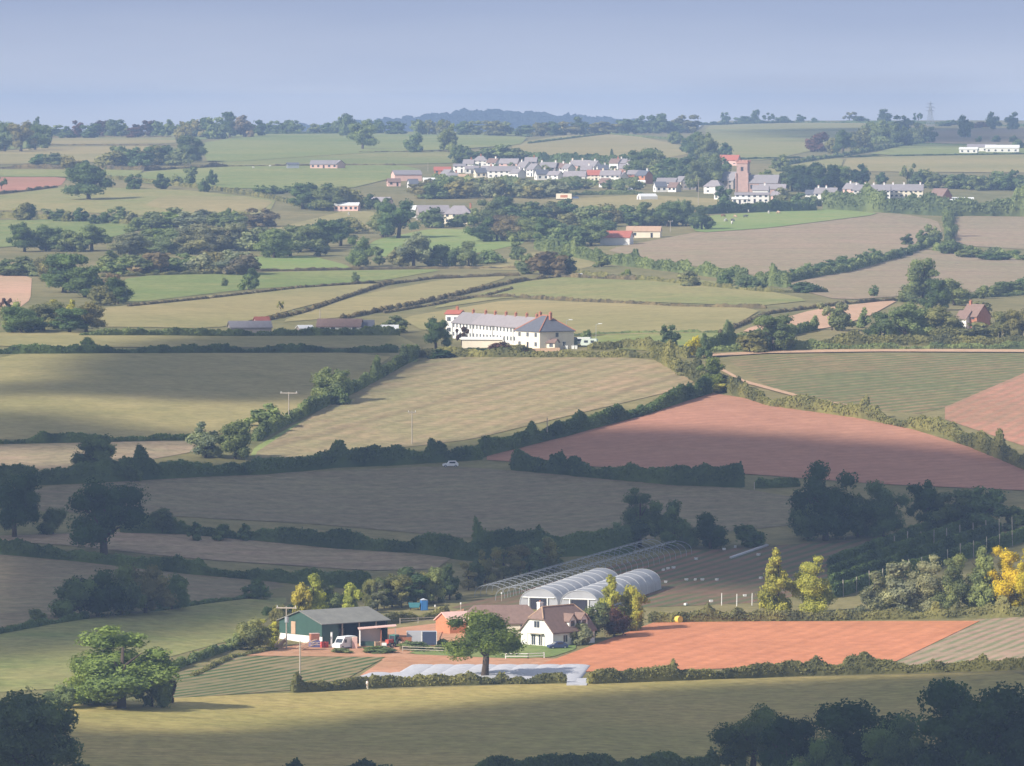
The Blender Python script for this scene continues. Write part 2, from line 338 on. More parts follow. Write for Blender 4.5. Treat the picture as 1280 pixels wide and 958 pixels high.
FIELDS = [
 (tan, [(62,181),(68,173),(220,172),(220,180)]), (tan, [(0,206),(-40,207),(-40,192),(0,190),(62,184),(215,183),(190,190),(130,203),(40,205)]),
 (grn, [(-40,182),(-40,160),(62,171),(62,180),(20,188)]), (grn, [(250,180),(300,172),(560,169),(660,172),(650,182),(560,188),(470,191),(260,205)]),
 (grn, [(60,171),(260,166),(480,163),(660,166),(660,170),(300,171),(240,176)]),
 (mixed, [(440,190),(560,189),(580,204),(500,206),(300,208),(250,206)]),
 (grn, [(175,216),(260,209),(500,207),(530,214),(430,238),(280,236),(170,229)]), (grn, [(-40,222),(-40,213),(180,213),(170,222),(90,222)]),
 (red2, [(-40,243),(-40,221),(84,222),(76,233),(0,241)]),
 (mixed, [(-40,264),(-40,246),(0,245),(80,234),(220,237),(345,250),(338,264),(280,277),(180,270),(60,264)]),
 (tan, [(200,246),(300,246),(342,252),(330,262),(260,268),(180,258)]),
 (grn, [(-40,312),(-40,277),(60,275),(165,281),(170,290),(120,302),(0,310)]),
 (tan, [(640,186),(640,180),(700,170),(780,167),(840,180),(874,190),(820,201),(680,199)]),
 (mixed, [(880,158),(940,155),(1085,152),(1100,160),(1020,188),(960,201),(890,199)]),
 (tan, [(1050,215),(1060,197),(1330,193),(1330,217)]), (grn, [(1080,195),(1140,180),(1330,185),(1330,192)]),
 (brn, [(1150,179),(1165,163),(1330,162),(1330,183)]), (mixed, [(940,222),(980,203),(1055,198),(1050,214),(1010,225)]),
 (tan, [(700,264),(680,252),(800,244),(910,250),(880,264),(780,277)]), (grn2, [(855,276),(900,269),(1040,262),(1105,268),(960,286),(872,292)]),
 (tan3, [(756,312),(870,291),(1000,268),(1100,263),(1172,276),(1178,292),(1110,322),(1040,336),(960,347),(900,337),(800,325)]),
 (tan3, [(1192,270),(1330,266),(1330,315),(1195,307)]),
 (tan3, [(975,358),(1060,338),(1150,312),(1200,319),(1330,325),(1330,362),(1200,366),(1050,376)]),
 (peach, [(925,414),(1020,387),(1125,375),(1085,397),(1040,410),(960,420)]), (peach, [(-40,392),(-40,344),(40,345),(38,375),(20,388)]),
 (grn, [(140,378),(160,345),(420,339),(560,337),(480,351),(300,363),(175,378)]),
 (tan, [(112,388),(170,381),(300,366),(480,354),(450,366),(330,397),(270,411),(115,409)]),
 (grn2, [(312,338),(312,322),(390,321),(432,332),(440,337)]), (grn2, [(450,315),(470,300),(540,286),(640,289),(660,303),(600,317),(480,322)]),
 (tan, [(345,404),(450,369),(560,349),(642,345),(540,376),(430,397)]), (mixed, [(530,388),(660,351),(720,346),(900,352),(1015,376),(950,383),(740,376),(640,372)]),
 (tan, [(500,398),(640,375),(740,379),(955,386),(905,416),(740,420),(530,415)]), (tan, [(600,334),(660,316),(720,314),(745,332),(720,338),(600,338)]),
 (tan, [(320,292),(440,262),(470,266),(480,282),(440,292),(330,300)]),
 (grn, [(740,435),(740,420),(900,416),(930,424),(890,440),(830,440)]),
 (tan, [(-40,434),(-40,416),(490,416),(530,436),(505,436)]),
 (tan, [(-40,549),(-40,443),(495,441),(440,482),(410,497),(330,537),(200,551)]),
 (tan3, [(-40,590),(-40,557),(240,551),(270,560),(200,573),(100,590)]),
 (tan2, [(310,573),(405,510),(525,447),(822,448),(873,482),(700,523),(590,550),(480,563),(380,574)]),
 (red2, [(596,575),(700,545),(882,491),(960,503),(1120,531),(1330,597),(1330,616),(1100,606),(930,593),(700,582)]),
 (rcrop, [(903,446),(1330,443),(1330,447),(1160,519),(1050,507),(960,484)]), (redstub, [(1161,518),(1330,446),(1330,575)]),
 (brn, [(30,610),(300,594),(560,583),(700,594),(930,612),(1010,625),(1010,655),(780,678),(620,676),(400,656),(200,645),(40,640)]),
 (tan3, [(-40,672),(180,665),(330,676),(570,694),(545,712),(460,714),(250,700),(60,680),(-40,678)]),
 (brn, [(-40,690),(200,707),(365,731),(300,748),(80,770),(-40,795)]), (mixed, [(-40,798),(80,778),(300,750),(365,747),(310,795),(200,825),(95,860),(-40,868)]),
 (lcrop, [(216,874),(220,842),(290,821),(482,822),(432,850),(385,862)]), (red, [(650,842),(690,826),(820,778),(1225,777),(1115,830),(860,838)]),
 (stripe, [(1098,833),(1218,775),(1330,769),(1330,830)]), (yard, [(290,820),(345,812),(420,795),(560,778),(560,764),(580,766),(582,778),(640,800),(560,812),(500,818),(660,822),(700,824),(655,843),(440,852),(484,822)]),
 (lawn, [(505,818),(560,806),(640,800),(720,803),(720,812),(690,822),(640,824)]),
 (grn3, [(-60,1004),(-60,890),(80,882),(300,869),(700,855),(1340,839),(1340,1004)]), (veg, [(560,762),(600,748),(830,692),(1000,680),(1115,674),(985,752),(830,759),(700,762)]),

 (grn2, [(312,572),(318,560),(360,536),(410,510),(470,480),(520,450),(525,449),(500,468),(430,512),(380,545),(345,566)]), (peach, [(600,572),(700,551),(800,524),(884,493),(886,495),(800,527),(700,554)]),
]
_fl = {'red_soil': 'ploughed_field', 'red_soil_upper': 'ploughed_field', 'pale_soil': 'ploughed_field', 'root_crop': 'crop_field', 'red_stubble': 'stubble_field',
       'vegetable_rows': 'crop_field', 'striped_crop': 'crop_field', 'market_garden': 'crop_field', 'red_yard': 'farmyard', 'lawn': 'lawn', 'stubble': 'stubble_field',
       'stubble_pale': 'stubble_field', 'fallow_brown': 'fallow_field'}
for i, (m, poly) in enumerate(FIELDS):
    field(_fl.get(m.name, 'pasture'), poly, m, 1 + (i % 4) * 0.5, 0 if m.name in ('red_soil', 'striped_crop', 'vegetable_rows') else 1)
# red earth margins and tracks
for pts in ([(880,446),(960,441),(1100,439),(1330,440)], [(900,462),(930,478),(1000,497),(1060,509)], [(548,800),(556,782),(566,768),(580,764)]):
    a = [(u, v - 1.6) for u, v in pts]; b = [(u, v + 1.8) for u, v in pts][::-1]
    field('track', a + b, peach if pts[0][0] > 600 else yard, 4, 0)

# ------------------------------------------------------------------ the far wooded hill, one mass
def rot3(n):
    q = np.random.default_rng(n)
    return q
def leaf_quads(pts, nrm, size, q, spread=0.9):
    """one leaf clump (a bent quad) per point, facing roughly along nrm"""
    n = len(pts); d = nrm + q.normal(0, spread, (n, 3)); d /= np.linalg.norm(d, axis=1, keepdims=True) + 1e-9
    a = np.cross(d, q.normal(0, 1, (n, 3))); a /= np.linalg.norm(a, axis=1, keepdims=True) + 1e-9; b = np.cross(d, a)
    s = size * q.uniform(0.6, 1.35, (n, 1)); t = s * q.uniform(0.6, 1.0, (n, 1))
    v = np.stack([pts - a*s - b*t*0.3, pts + b*t*-1.0 + a*s*0.2, pts + a*s + b*t*0.3, pts + b*t + d*s*0.25], 1).reshape(-1, 3)
    f = np.arange(4 * n).reshape(-1, 4)
    return v, f
def ico():
    import bmesh
    bm = bmesh.new(); bmesh.ops.create_icosphere(bm, subdivisions=2, radius=1.0)
    v = np.array([x.co[:] for x in bm.verts]); f = [[y.index for y in x.verts] for x in bm.faces]; bm.free(); return v, np.array(f)
ICO_V, ICO_F = ico()
def crown_mesh(kind, seed, nleaf, core=0.80):
    """a crown 1 wide and 1 tall standing on z=0: uneven lobes carrying leaf clumps"""
    q = np.random.default_rng(seed); L = []
    if kind in ('oak', 'park'):
        for i in range(22):
            a = q.uniform(0, 6.283); r = 0.36 * math.sqrt(q.uniform(0, 1)); z = q.uniform(0.30, 0.86); k = 1.0 - max(0, z - 0.5) * 1.0
            L.append((r*k*math.cos(a), r*k*math.sin(a), z, q.uniform(0.10, 0.18)))
        L.append((0, 0, 0.58, 0.24))
    elif kind == 'round':
        for i in range(18):
            a = q.uniform(0, 6.283); z = q.uniform(0.2, 0.86); k = math.sqrt(max(0.05, 1 - ((z - 0.5) / 0.5) ** 2)); r = 0.33 * k * math.sqrt(q.uniform(0.1, 1))
            L.append((r*math.cos(a), r*math.sin(a), z, q.uniform(0.11, 0.18)))
        L.append((0, 0, 0.5, 0.27))
    elif kind == 'tall':
        for i in range(18):
            a = q.uniform(0, 6.283); z = q.uniform(0.16, 0.9); k = (1 - z * 0.55) * (0.6 + min(z, .4)); r = 0.36 * k * math.sqrt(q.uniform(0.05, 1))
            L.append((r*math.cos(a), r*math.sin(a), z, q.uniform(0.10, 0.17) * (1.15 - 0.45 * z)))
        L.append((0, 0, 0.45, 0.22))
    elif kind == 'spire':
        for i in range(38):
            a = q.uniform(0, 6.283); z = 0.06 + 0.88 * (i + q.uniform(0, 1)) / 38; k = (1 - z) ** 0.7; r = 0.33 * k * math.sqrt(q.uniform(0.0, 1))
            L.append((r*math.cos(a), r*math.sin(a), z, 0.055 + q.uniform(0.08, 0.13) * k))
    elif kind == 'slender':
        for i in range(14):
            a = q.uniform(0, 6.283); z = q.uniform(0.22, 0.92); k = 1 - abs(z - 0.5) * 1.1; r = 0.26 * k * q.uniform(0, 1)
            L.append((r*math.cos(a), r*math.sin(a), z, q.uniform(0.08, 0.15)))
    elif kind == 'conifer':
        for i in range(9):
            z = 0.12 + 0.82 * i / 9
            for j in range(4):
                a = q.uniform(0, 6.283); r = 0.30 * (1 - z); L.append((r*math.cos(a), r*math.sin(a), z, 0.05 + 0.14 * (1 - z)))
    elif kind == 'bush':
        for i in range(16):
            a = q.uniform(0, 6.283); r = 0.38 * math.sqrt(q.uniform(0, 1)); z = q.uniform(0.12, 0.78) * (1 - r * 0.9)
            L.append((r*math.cos(a), r*math.sin(a), z, q.uniform(0.13, 0.22)))
        L.append((0, 0, 0.35, 0.32))
    elif kind == 'sparse':
        for i in range(12):
            a = q.uniform(0, 6.283); r = 0.38 * math.sqrt(q.uniform(0, 1)); z = q.uniform(0.5, 0.9)
            L.append((r*math.cos(a), r*math.sin(a), z, q.uniform(0.07, 0.13)))
    V = []; Fc = []; T = []; k = 0
    wsum = sum(l[3] ** 2 for l in L)
    for (x, y, z, r) in L:
        tint = q.uniform(0, 1)
        sq = np.array([1.0, 1.0, 0.82]); off = q.uniform(-50, 50, 3)
        if core > 0:
            dsp = np.array([0.82 + 0.5 * noise.noise(Vector(tuple(p * 1.7 + off))) for p in ICO_V])[:, None]
            V.append(ICO_V * dsp * r * core * sq + (x, y, z)); Fc += (ICO_F + k).tolist(); k += len(ICO_V); T.append(np.full(len(ICO_V), tint * 0.8 + 0.1))
        n = max(6, int(nleaf * r * r / wsum)); d = q.normal(0, 1, (n, 3)); d[:, 2] += 0.15; d /= np.linalg.norm(d, axis=1, keepdims=True)
        dsp = np.array([0.86 + 0.5 * noise.noise(Vector(tuple(p * 1.7 + off))) for p in d])[:, None]
        lo_ = nleaf < 1000
        p = d * r * dsp * sq * q.uniform(*((0.90, 1.04) if lo_ else (0.84, 1.10)), (n, 1)) + (x, y, z)
        v, f = leaf_quads(p, d, 0.62 / math.sqrt(nleaf) * 2.0, q, 0.32 if lo_ else 0.45)
        V.append(v); Fc += (f + k).tolist(); k += len(v); T.append(np.repeat(np.clip(tint * 0.7 + q.uniform(0, 0.4, n), 0, 1), 4))
    V = np.concatenate(V)
    z0 = {'oak': .13, 'park': .27, 'sparse': .3, 'slender': .10, 'tall': .03, 'round': .04}.get(kind, .0)
    if nleaf < 1000 and kind in ('oak', 'round', 'tall'): z0 = 0.0
    lo = np.percentile(V, .2, 0); hi = np.percentile(V, 99.8, 0)
    for a in (0, 1): V[:, a] = (V[:, a] - (lo[a] + hi[a]) / 2) / (hi[a] - lo[a])
    V[:, 2] = z0 + (V[:, 2] - lo[2]) / (hi[2] - lo[2]) * (1 - z0); V[:, 2] = np.maximum(V[:, 2], 0.005)
    T = np.concatenate(T)
    return mesh(kind + '_crown', V.tolist(), Fc, LEAF, tint=T)
def trunk_mesh(kind, seed):
    q = random.Random(seed); b = MB(); lean = q.uniform(-.03, .03)
    top = {'park': .66, 'oak': .62, 'round': .6, 'tall': .75, 'spire': .85, 'slender': .85, 'conifer': .9, 'bush': .5, 'sparse': .7}[kind]
    r = {'park': .05, 'oak': .045, 'round': .04, 'tall': .04, 'spire': .03, 'slender': .03, 'conifer': .03, 'bush': .03, 'sparse': .035}[kind]
    b.tube([(0, 0, -.06), (0, 0, .02), (lean, 0, top * .4), (lean * 2, lean, top)], [r * 1.5, r * 1.15, r * .9, r * .3], 8)
    for i in range(6):
        a = q.uniform(0, 6.28); z0 = top * q.uniform(.35, .7); L = q.uniform(.2, .36)
        b.tube([(lean, 0, z0), (lean + L*.5*math.cos(a), L*.5*math.sin(a), z0 + L*.4), (lean + L*math.cos(a), L*math.sin(a), z0 + L*.75)], [r * .5, r * .35, r * .12], 5)
    return mesh(kind + '_trunk', b.v, b.f, BARK, smooth=True)
KINDS = ['park', 'oak', 'round', 'tall', 'spire', 'slender', 'conifer', 'bush', 'sparse']
CR = {}; TR = {}
for i, kd in enumerate(KINDS):
    for j in range(3):
        CR[kd, 'lo', j] = crown_mesh(kd, 100 * i + j, 700)
        CR[kd, 'hi', j] = crown_mesh(kd, 100 * i + j + 50, 4200)
    TR[kd] = trunk_mesh(kd, i)
    for j in range(2): CR[kd, 'xl', j] = crown_mesh(kd, 100 * i + j + 70, 12000, 0.74) if kd in ('park', 'oak', 'round', 'bush', 'tall') else CR[kd, 'hi', j]
TONES = {  # leaf colours; the deep tone also paints shade into trees under cloud
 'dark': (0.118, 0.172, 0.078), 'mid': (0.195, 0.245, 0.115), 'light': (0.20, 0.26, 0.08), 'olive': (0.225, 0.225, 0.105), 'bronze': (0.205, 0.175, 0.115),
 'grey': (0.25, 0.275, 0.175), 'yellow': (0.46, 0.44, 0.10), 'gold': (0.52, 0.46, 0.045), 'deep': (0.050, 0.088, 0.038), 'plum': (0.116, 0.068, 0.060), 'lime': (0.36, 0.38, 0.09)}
TWORD = {'dark': 'dark green', 'mid': 'mid green', 'light': 'bright green', 'olive': 'olive', 'bronze': 'brownish', 'grey': 'grey-green', 'yellow': 'yellowing', 'gold': 'golden yellow', 'deep': 'blackish green', 'plum': 'dull purple', 'lime': 'yellow-green'}
KWORD = {'park': 'spreading', 'oak': 'spreading', 'round': 'rounded', 'tall': 'tall-crowned', 'spire': 'pointed', 'slender': 'slender', 'conifer': 'conical', 'bush': 'low', 'sparse': 'thin-crowned'}
ORD = ['leftmost', 'second from left', 'third from left', 'fourth from left', 'fifth from left', 'sixth from left', 'seventh from left', 'eighth from left', 'ninth from left', 'tenth from left',
       'eleventh from left', 'twelfth from left', 'thirteenth from left', 'fourteenth from left', 'fifteenth from left', 'sixteenth from left']
NTREE = 0
def tree(u, v, wpx, hpx, kind, tone, label, group=None):
    global NTREE
    NTREE += 1
    if len(__import__('re').findall(r"[A-Za-z0-9][A-Za-z0-9'-]*", label)) > 16: print('LONG', label)
    p = P(u, v); s = p.y / F; w, h = wpx * s, hpx * s
    nm = {'conifer': 'conifer', 'bush': 'bush'}.get(kind, 'tree')
    o = empty(nm, p - Vector((0, 0, 0.15)), rng.uniform(0, 6.28)); tag(o, label, nm, group)
    lod = 'xl' if hpx > 70 else ('hi' if hpx > 30 else 'lo'); j = rng.randrange(2 if lod == 'xl' else 3)
    o.scale = (w, w, h)
    c = link('crown', CR[kind, lod, j], o); t = link('trunk', TR[kind], o)
    b = TONES[tone]; q = rng.uniform(0.85, 1.18); c.color = (b[0]*q*rng.uniform(.93, 1.08), b[1]*q, b[2]*q*rng.uniform(.9, 1.1), 1)
    return o
def cluster(phrase, rows):
    """rows: (u, v_base, width, height, kind, tone[, own label])"""
    rows = sorted(rows, key=lambda r: r[0]); free = [r for r in rows if len(r) < 7]; i = 0
    for r in rows:
        if len(r) > 6: lab = r[6]
        elif len(free) == 1: lab = f'{TWORD[r[5]]} {KWORD[r[4]]} {"bush" if r[4] == "bush" else "tree"} {phrase}'
        else:
            o = ORD[i] if i < len(free) - 1 else 'rightmost'; i += 1
            lab = f'{TWORD[r[5]]} {KWORD[r[4]]} {"bush" if r[4] == "bush" else "tree"}, {o} {phrase}'
        tree(*r[:6], lab, ('trees ' + phrase) if phrase and len(rows) > 1 else None)
def belt(phrase, a, b, n, w, h, kinds, tones, jit=3.0, extra=()):
    rows = []
    for i in range(n):
        t = (i + 0.5 + rng.uniform(-.3, .3)) / n
        rows.append((a[0] + t*(b[0]-a[0]), a[1] + t*(b[1]-a[1]) + rng.uniform(-jit, jit) * (.4 if a[1] < 250 else 1), rng.uniform(*w) * 1.22, rng.uniform(*h), rng.choice(kinds), rng.choice(tones)))
    cluster(phrase, rows + list(extra))

# wooded hill far off: reads as one mass
q = np.random.default_rng(5); V = []; Fc = []; T = []; k = 0
def hill_mass(name, prof, Y, depth, nlump, r, col):
    """a rounded, tree-covered hill: lumps of canopy over a dome"""
    V = []; Fc = []; T = []; k = 0
    for i in range(nlump):
        u = q.uniform(prof[0][0], prof[-1][0]); top = np.interp(u, [p[0] for p in prof], [p[1] for p in prof]); yy = Y + depth * q.uniform(-1, 1)
        x = (u - 640) / F * Y; zt = -(top - VH) / F * Y; fall = abs(yy - Y) / depth
        z = zt - r * 0.8 - fall ** 2 * 26 - (q.uniform(0, 1) ** 3) * 3
        rr = r * q.uniform(.7, 1.4); off = q.uniform(-50, 50, 3)
        dsp = np.array([0.8 + 0.6 * noise.noise(Vector(tuple(p * 1.5 + off))) for p in ICO_V])[:, None]
        V.append(ICO_V * dsp * rr * np.array([1.2, 1.2, 1.0]) + (x, yy, z)); Fc += (ICO_F + k).tolist(); k += len(ICO_V); T.append(np.full(len(ICO_V), q.uniform(.1, .9)))
    # the hill under the trees
    us_ = np.linspace(prof[0][0] - 10, prof[-1][0] + 10, 40); base = k
    for yy, dz in ((-1.1, -40), (-.6, -16), (0, -9), (.6, -16), (1.1, -40)):
        for u in us_:
            top = np.interp(u, [p[0] for p in prof], [p[1] for p in prof])
            V.append(np.array([[(u - 640) / F * Y, Y + depth * yy, -(top - VH) / F * Y + dz]])); T.append(np.array([.3])); k += 1
    for j in range(4):
        for i in range(39): Fc.append([base + j*40 + i, base + j*40 + i + 1, base + (j+1)*40 + i + 1, base + (j+1)*40 + i])
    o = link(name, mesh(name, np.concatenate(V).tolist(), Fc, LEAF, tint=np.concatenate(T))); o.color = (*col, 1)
    return tag(o, 'long dark blue wooded hill on the skyline behind the fields', 'wood', kind='stuff')
hill_mass('distant_wood', [(330,158),(400,156),(470,152),(520,147),(560,142),(615,138),(670,142),(720,146),(790,151),(850,156),(880,160)], 10500, 500, 900, 11, (0.028, 0.036, 0.030))  # very low leaf colour carries the hill's cloud shade

# ------------------------------------------------------------------ trees
mx1 = ['round', 'oak', 'tall', 'bush']
belt('in the skyline belt above the far left fields', (62,172), (262,171), 14, (16,28), (14,26), ['round','tall','oak','conifer'], ['dark','mid','plum'], extra=[(46,168,14,22,'spire','dark','dark pointed tree rising from the wood at the far left skyline')])
cluster('of the wood at far left edge', [(6,190,40,38,'round','mid'),(26,190,40,38,'oak','olive'),(44,188,34,34,'round','dark'),(56,186,22,30,'tall','mid')])
cluster('in the copse right of the far left fields', [(222,207,36,22,'bush','mid'),(240,203,38,34,'round','dark'),(232,178,30,26,'oak','olive'),(252,172,34,24,'oak','olive'),(272,174,34,28,'round','mid'),(287,172,30,32,'tall','dark'),(306,172,30,28,'oak','bronze'),(323,170,24,20,'round','dark')])
belt('along the skyline left of the lone field oak', (335,167), (480,167), 9, (14,24), (12,19), ['round','oak'], ['dark','dark','mid'], 1, extra=[(432,170,28,28,'oak','dark','tall dark green tree leaning right on the skyline beside the field oak')])
belt('along the field edge below the wooded hill', (490,168), (640,170), 8, (16,26), (16,24), ['round','oak'], ['dark','mid','olive'], 1)
cluster('', [(453,187,36,36,'oak','mid','lone spreading oak with shadow in the far green field'),(517,191,26,24,'round','dark','small round tree on the far hedge line right of the lone oak'),(561,191,30,40,'tall','mid','tall tree in far field just above the village houses')])
belt('along the skyline between wooded hill and bare pasture', (645,171), (865,166), 12, (18,30), (14,28), ['round','oak','tall'], ['olive','mid','dark'], 1.5)
cluster('on the bare skyline of the upper right pasture', [(907,156,13,16,'round','dark'),(930,155,26,10,'bush','dark'),(945,155,15,18,'tall','dark'),(961,154,14,13,'sparse','dark'),(978,154,20,9,'bush','dark'),(1001,153,13,10,'round','dark'),(1018,153,8,6,'bush','dark'),(1062,153,18,13,'sparse','olive'),(1076,154,22,9,'bush','dark'),(1107,154,20,18,'round','dark'),(1148,154,12,13,'sparse','dark')])
cluster('on the skyline right of the pylon', [(1207,172,20,28,'round','dark'),(1242,162,18,22,'round','dark'),(1265,162,19,22,'round','dark'),(1203,160,16,12,'bush','dark'),(1185,158,30,8,'bush','dark'),(1225,160,26,8,'bush','plum')])
cluster('of the copse below the pylon', [(1022,190,30,25,'round','plum'),(1040,192,22,20,'bush','olive'),(1054,194,32,32,'oak','dark'),(1076,190,30,30,'oak','olive'),(1092,182,30,30,'round','mid'),(1106,186,34,36,'oak','mid'),(1126,183,30,30,'round','dark'),(1146,179,28,26,'oak','mid'),(1162,178,22,20,'round','dark'),(1128,166,26,22,'round','dark')])
cluster('dotted in the far right field by white barns', [(1224,178,10,8,'bush','dark'),(1245,178,11,9,'bush','dark'),(1266,178,11,9,'bush','dark'),(1272,186,16,12,'bush','dark')])
cluster('', [(111,250,56,46,'oak','dark','big spreading oak standing alone above its shadow on the left hillside')])
cluster('in the hedge right of the lone hillside oak', [(168,237,22,20,'round','dark'),(203,237,24,20,'round','dark'),(222,232,18,14,'bush','mid'),(238,230,18,22,'tall','mid'),(256,240,16,20,'round','dark'),(266,232,14,20,'round','dark')])
belt('of the copse in upper left tan field', (128,208), (212,207), 6, (24,36), (16,26), ['round','oak','bush'], ['mid','olive','dark'])
cluster('in hedge above far left red field', [(48,206,24,14,'bush','dark'),(66,206,30,15,'bush','mid'),(88,214,34,20,'bush','olive'),(104,216,24,16,'round','dark'),(2,237,14,16,'sparse','dark')])
belt('of ragged hedge row below lone hillside oak', (18,273), (168,280), 10, (12,24), (12,24), ['round','bush','tall'], ['mid','olive','grey','dark'])
belt('back row of the broad wood on the left', (165,288), (335,282), 10, (24,38), (16,26), ['bush','round','oak'], ['olive','bronze','light','grey','mid'])
belt('middle row of the broad wood on the left', (150,318), (340,312), 10, (30,46), (26,36), ['round','oak','tall'], ['mid','grey','olive','mid','light'])
belt('front row of the broad wood on the left', (122,341), (318,342), 10, (28,48), (20,34), ['round','oak','bush'], ['mid','mid','olive','bronze','grey'])
belt('of the dark clump left of the broad wood', (25,318), (125,316), 5, (30,44), (26,38), ['round','oak'], ['dark','mid'])
belt('of the low row above the left peach field', (-5,345), (56,342), 4, (24,34), (14,22), ['bush','round'], ['dark','mid'])
cluster('of dark grove by left peach field', [(80,366,66,50,'oak','dark'),(106,372,56,40,'round','dark'),(62,352,44,34,'bush','olive'),(128,382,34,26,'bush','olive'),(148,380,40,34,'round','dark'),(138,378,30,36,'tall','bronze')])
belt('of thicket at left crest end', (5,414), (112,414), 7, (28,44), (20,40), ['bush','round','oak'], ['mid','dark','olive'], extra=[(90,402,14,28,'slender','lime','slim yellow-green tree poking out of the left crest thicket'),(68,396,18,22,'slender','yellow','yellowing small tree above the left crest thicket'),(8,392,16,20,'sparse','plum','bare dull tree at edge of left peach field')])
cluster('', [(311,363,30,28,'oak','dark','lone oak on the hedge between green and tan left fields'),(290,278,18,18,'round','dark','small round tree on the hedge above the broad left wood'),(221,276,14,14,'round','mid','small tree at upper edge of the broad left wood'),(445,354,12,15,'round','mid','tiny tree on thin hedge in the middle fields'),(281,358,9,11,'bush','mid','tiny bush left of the lone oak on the thin hedge'),(351,390,9,14,'sparse','olive','bare sapling standing inside the tan middle field'),(110,434,18,13,'bush','dark','small dark bush on the crest hedge at left')])
belt('of the dense clump above the bright green slope', (338,322), (432,308), 6, (34,48), (30,40), ['oak','round'], ['dark','mid'])
belt('of the copse under the pink bungalow', (374,264), (445,258), 5, (30,46), (24,36), ['oak','round'], ['mid','dark','olive'], extra=[(463,262,22,20,'round','dark','dark round tree between copse and the small sheds'),(480,275,24,28,'tall','mid','tall tree just right of the small white sheds')])
belt('left of the copse under the pink bungalow', (322,243), (368,242), 4, (10,16), (9,13), ['round','bush'], ['dark','mid'])
cluster('in front of the brick house hollow', [(478,297,40,34,'round','mid'),(498,298,58,48,'oak','dark'),(440,292,36,20,'bush','olive'),(540,285,34,26,'bush','mid'),(572,284,28,16,'bush','dark'),(590,282,26,22,'round','mid')])
cluster('at the foot of the bright green slope', [(449,334,36,38,'round','mid'),(474,332,18,24,'slender','mid'),(517,334,46,44,'oak','grey'),(500,334,30,24,'bush','olive'),(545,333,40,28,'bush','dark'),(566,333,30,24,'bush','dark'),(586,333,32,32,'round','mid'),(612,330,36,18,'bush','mid'),(400,320,22,22,'round','mid')])
belt('in the leafy band below the village houses', (520,248), (705,247), 13, (22,36), (17,28), ['round','oak','bush'], ['mid','grey','mid','olive'])
belt('of the hollow wood under the village, back row', (600,278), (715,276), 7, (26,40), (22,32), ['round','oak'], ['mid','dark','olive'])
belt('of the hollow wood under the village, front row', (600,304), (760,306), 10, (28,44), (26,38), ['round','oak','bush'], ['mid','dark','bronze','mid'])
belt('beside the hollow wood, near the red barn', (700,290), (790,274), 6, (24,36), (20,28), ['round','bush'], ['mid','dark','olive'])
cluster('', [(686,344,64,30,'oak','bronze','wide brownish-olive tree clump at bend of the middle lane'),(703,343,36,28,'round','dark','dark tree joined to right of the wide brownish clump'),(656,343,26,26,'round','mid','mid green tree joined to left of the wide brownish clump'),(648,325,22,24,'round','mid','round tree on the edge of the small peach slope')])
belt('behind the village roofs on the left', (566,207), (655,203), 8, (22,36), (16,26), ['round','oak'], ['dark','mid'])
belt('in the dark grove between village and church', (790,222), (880,234), 10, (26,38), (26,42), ['round','oak','tall'], ['dark','mid','dark'])
cluster('on the slope above the church', [(870,200,26,36,'round','dark'),(886,206,30,40,'oak','mid'),(908,198,20,20,'round','dark'),(860,190,20,18,'round','dark'),(845,180,22,16,'bush','mid'),(765,200,7,14,'conifer','dark')])
cluster('just left of the church tower', [(872,240,34,40,'oak','mid'),(890,236,36,44,'round','mid'),(900,226,26,30,'round','dark')])
belt('of the blackish wood right of the church', (985,240), (1052,240), 6, (26,36), (30,38), ['round'], ['deep','deep','dark'])
cluster('above the long white terrace', [(1073,233,26,28,'round','deep'),(1101,231,18,16,'round','dark'),(1134,232,20,28,'sparse','mid'),(975,215,26,22,'round','mid'),(958,228,20,16,'bush','light')])
cluster('between church and long white terrace', [(982,262,34,28,'round','olive'),(1004,263,28,22,'round','dark'),(1018,258,20,14,'bush','mid'),(905,262,22,30,'tall','dark')])
belt('right of the long white terrace', (1142,234), (1290,240), 12, (18,30), (16,26), ['round','bush','oak'], ['mid','dark','dark'])
belt('along the left edge of the cattle meadow', (790,280), (880,285), 7, (20,32), (18,34), ['round','tall','bush'], ['mid','dark'])
belt('in the slanting hedge below the big stubble slope', (968,353), (1138,318), 11, (16,26), (10,18), ['bush','round'], ['dark','mid'])
cluster('at the top of the slanting stubble hedge', [(1133,306,18,14,'round','dark'),(1152,305,18,18,'round','dark'),(1166,302,22,22,'round','mid'),(1188,296,20,34,'bush','mid'),(1186,318,30,18,'bush','dark')])
belt('along the hedge at the far right stubble', (1200,322), (1285,326), 6, (16,26), (9,15), ['bush','round'], ['dark','mid'])
cluster('of the tall grove above the right cottage', [(1154,379,54,56,'tall','mid'),(1170,388,42,40,'round','dark'),(1193,382,50,34,'round','mid'),(1136,378,30,22,'bush','mid')])
belt('in the hedge right of the tall grove', (1218,373), (1290,362), 5, (18,30), (14,22), ['round','bush'], ['mid','dark'])
cluster('around the cottage at right edge', [(1040,413,36,36,'sparse','grey'),(1052,414,30,30,'round','mid'),(1079,410,20,26,'conifer','mid'),(1100,424,40,34,'round','dark'),(1131,428,60,50,'oak','mid'),(1180,428,60,46,'oak','olive'),(1156,428,40,28,'bush','mid'),(1215,429,54,27,'round','olive'),(1250,425,44,36,'round','olive'),(1276,428,44,44,'oak','olive'),(1220,396,40,20,'bush','olive')])
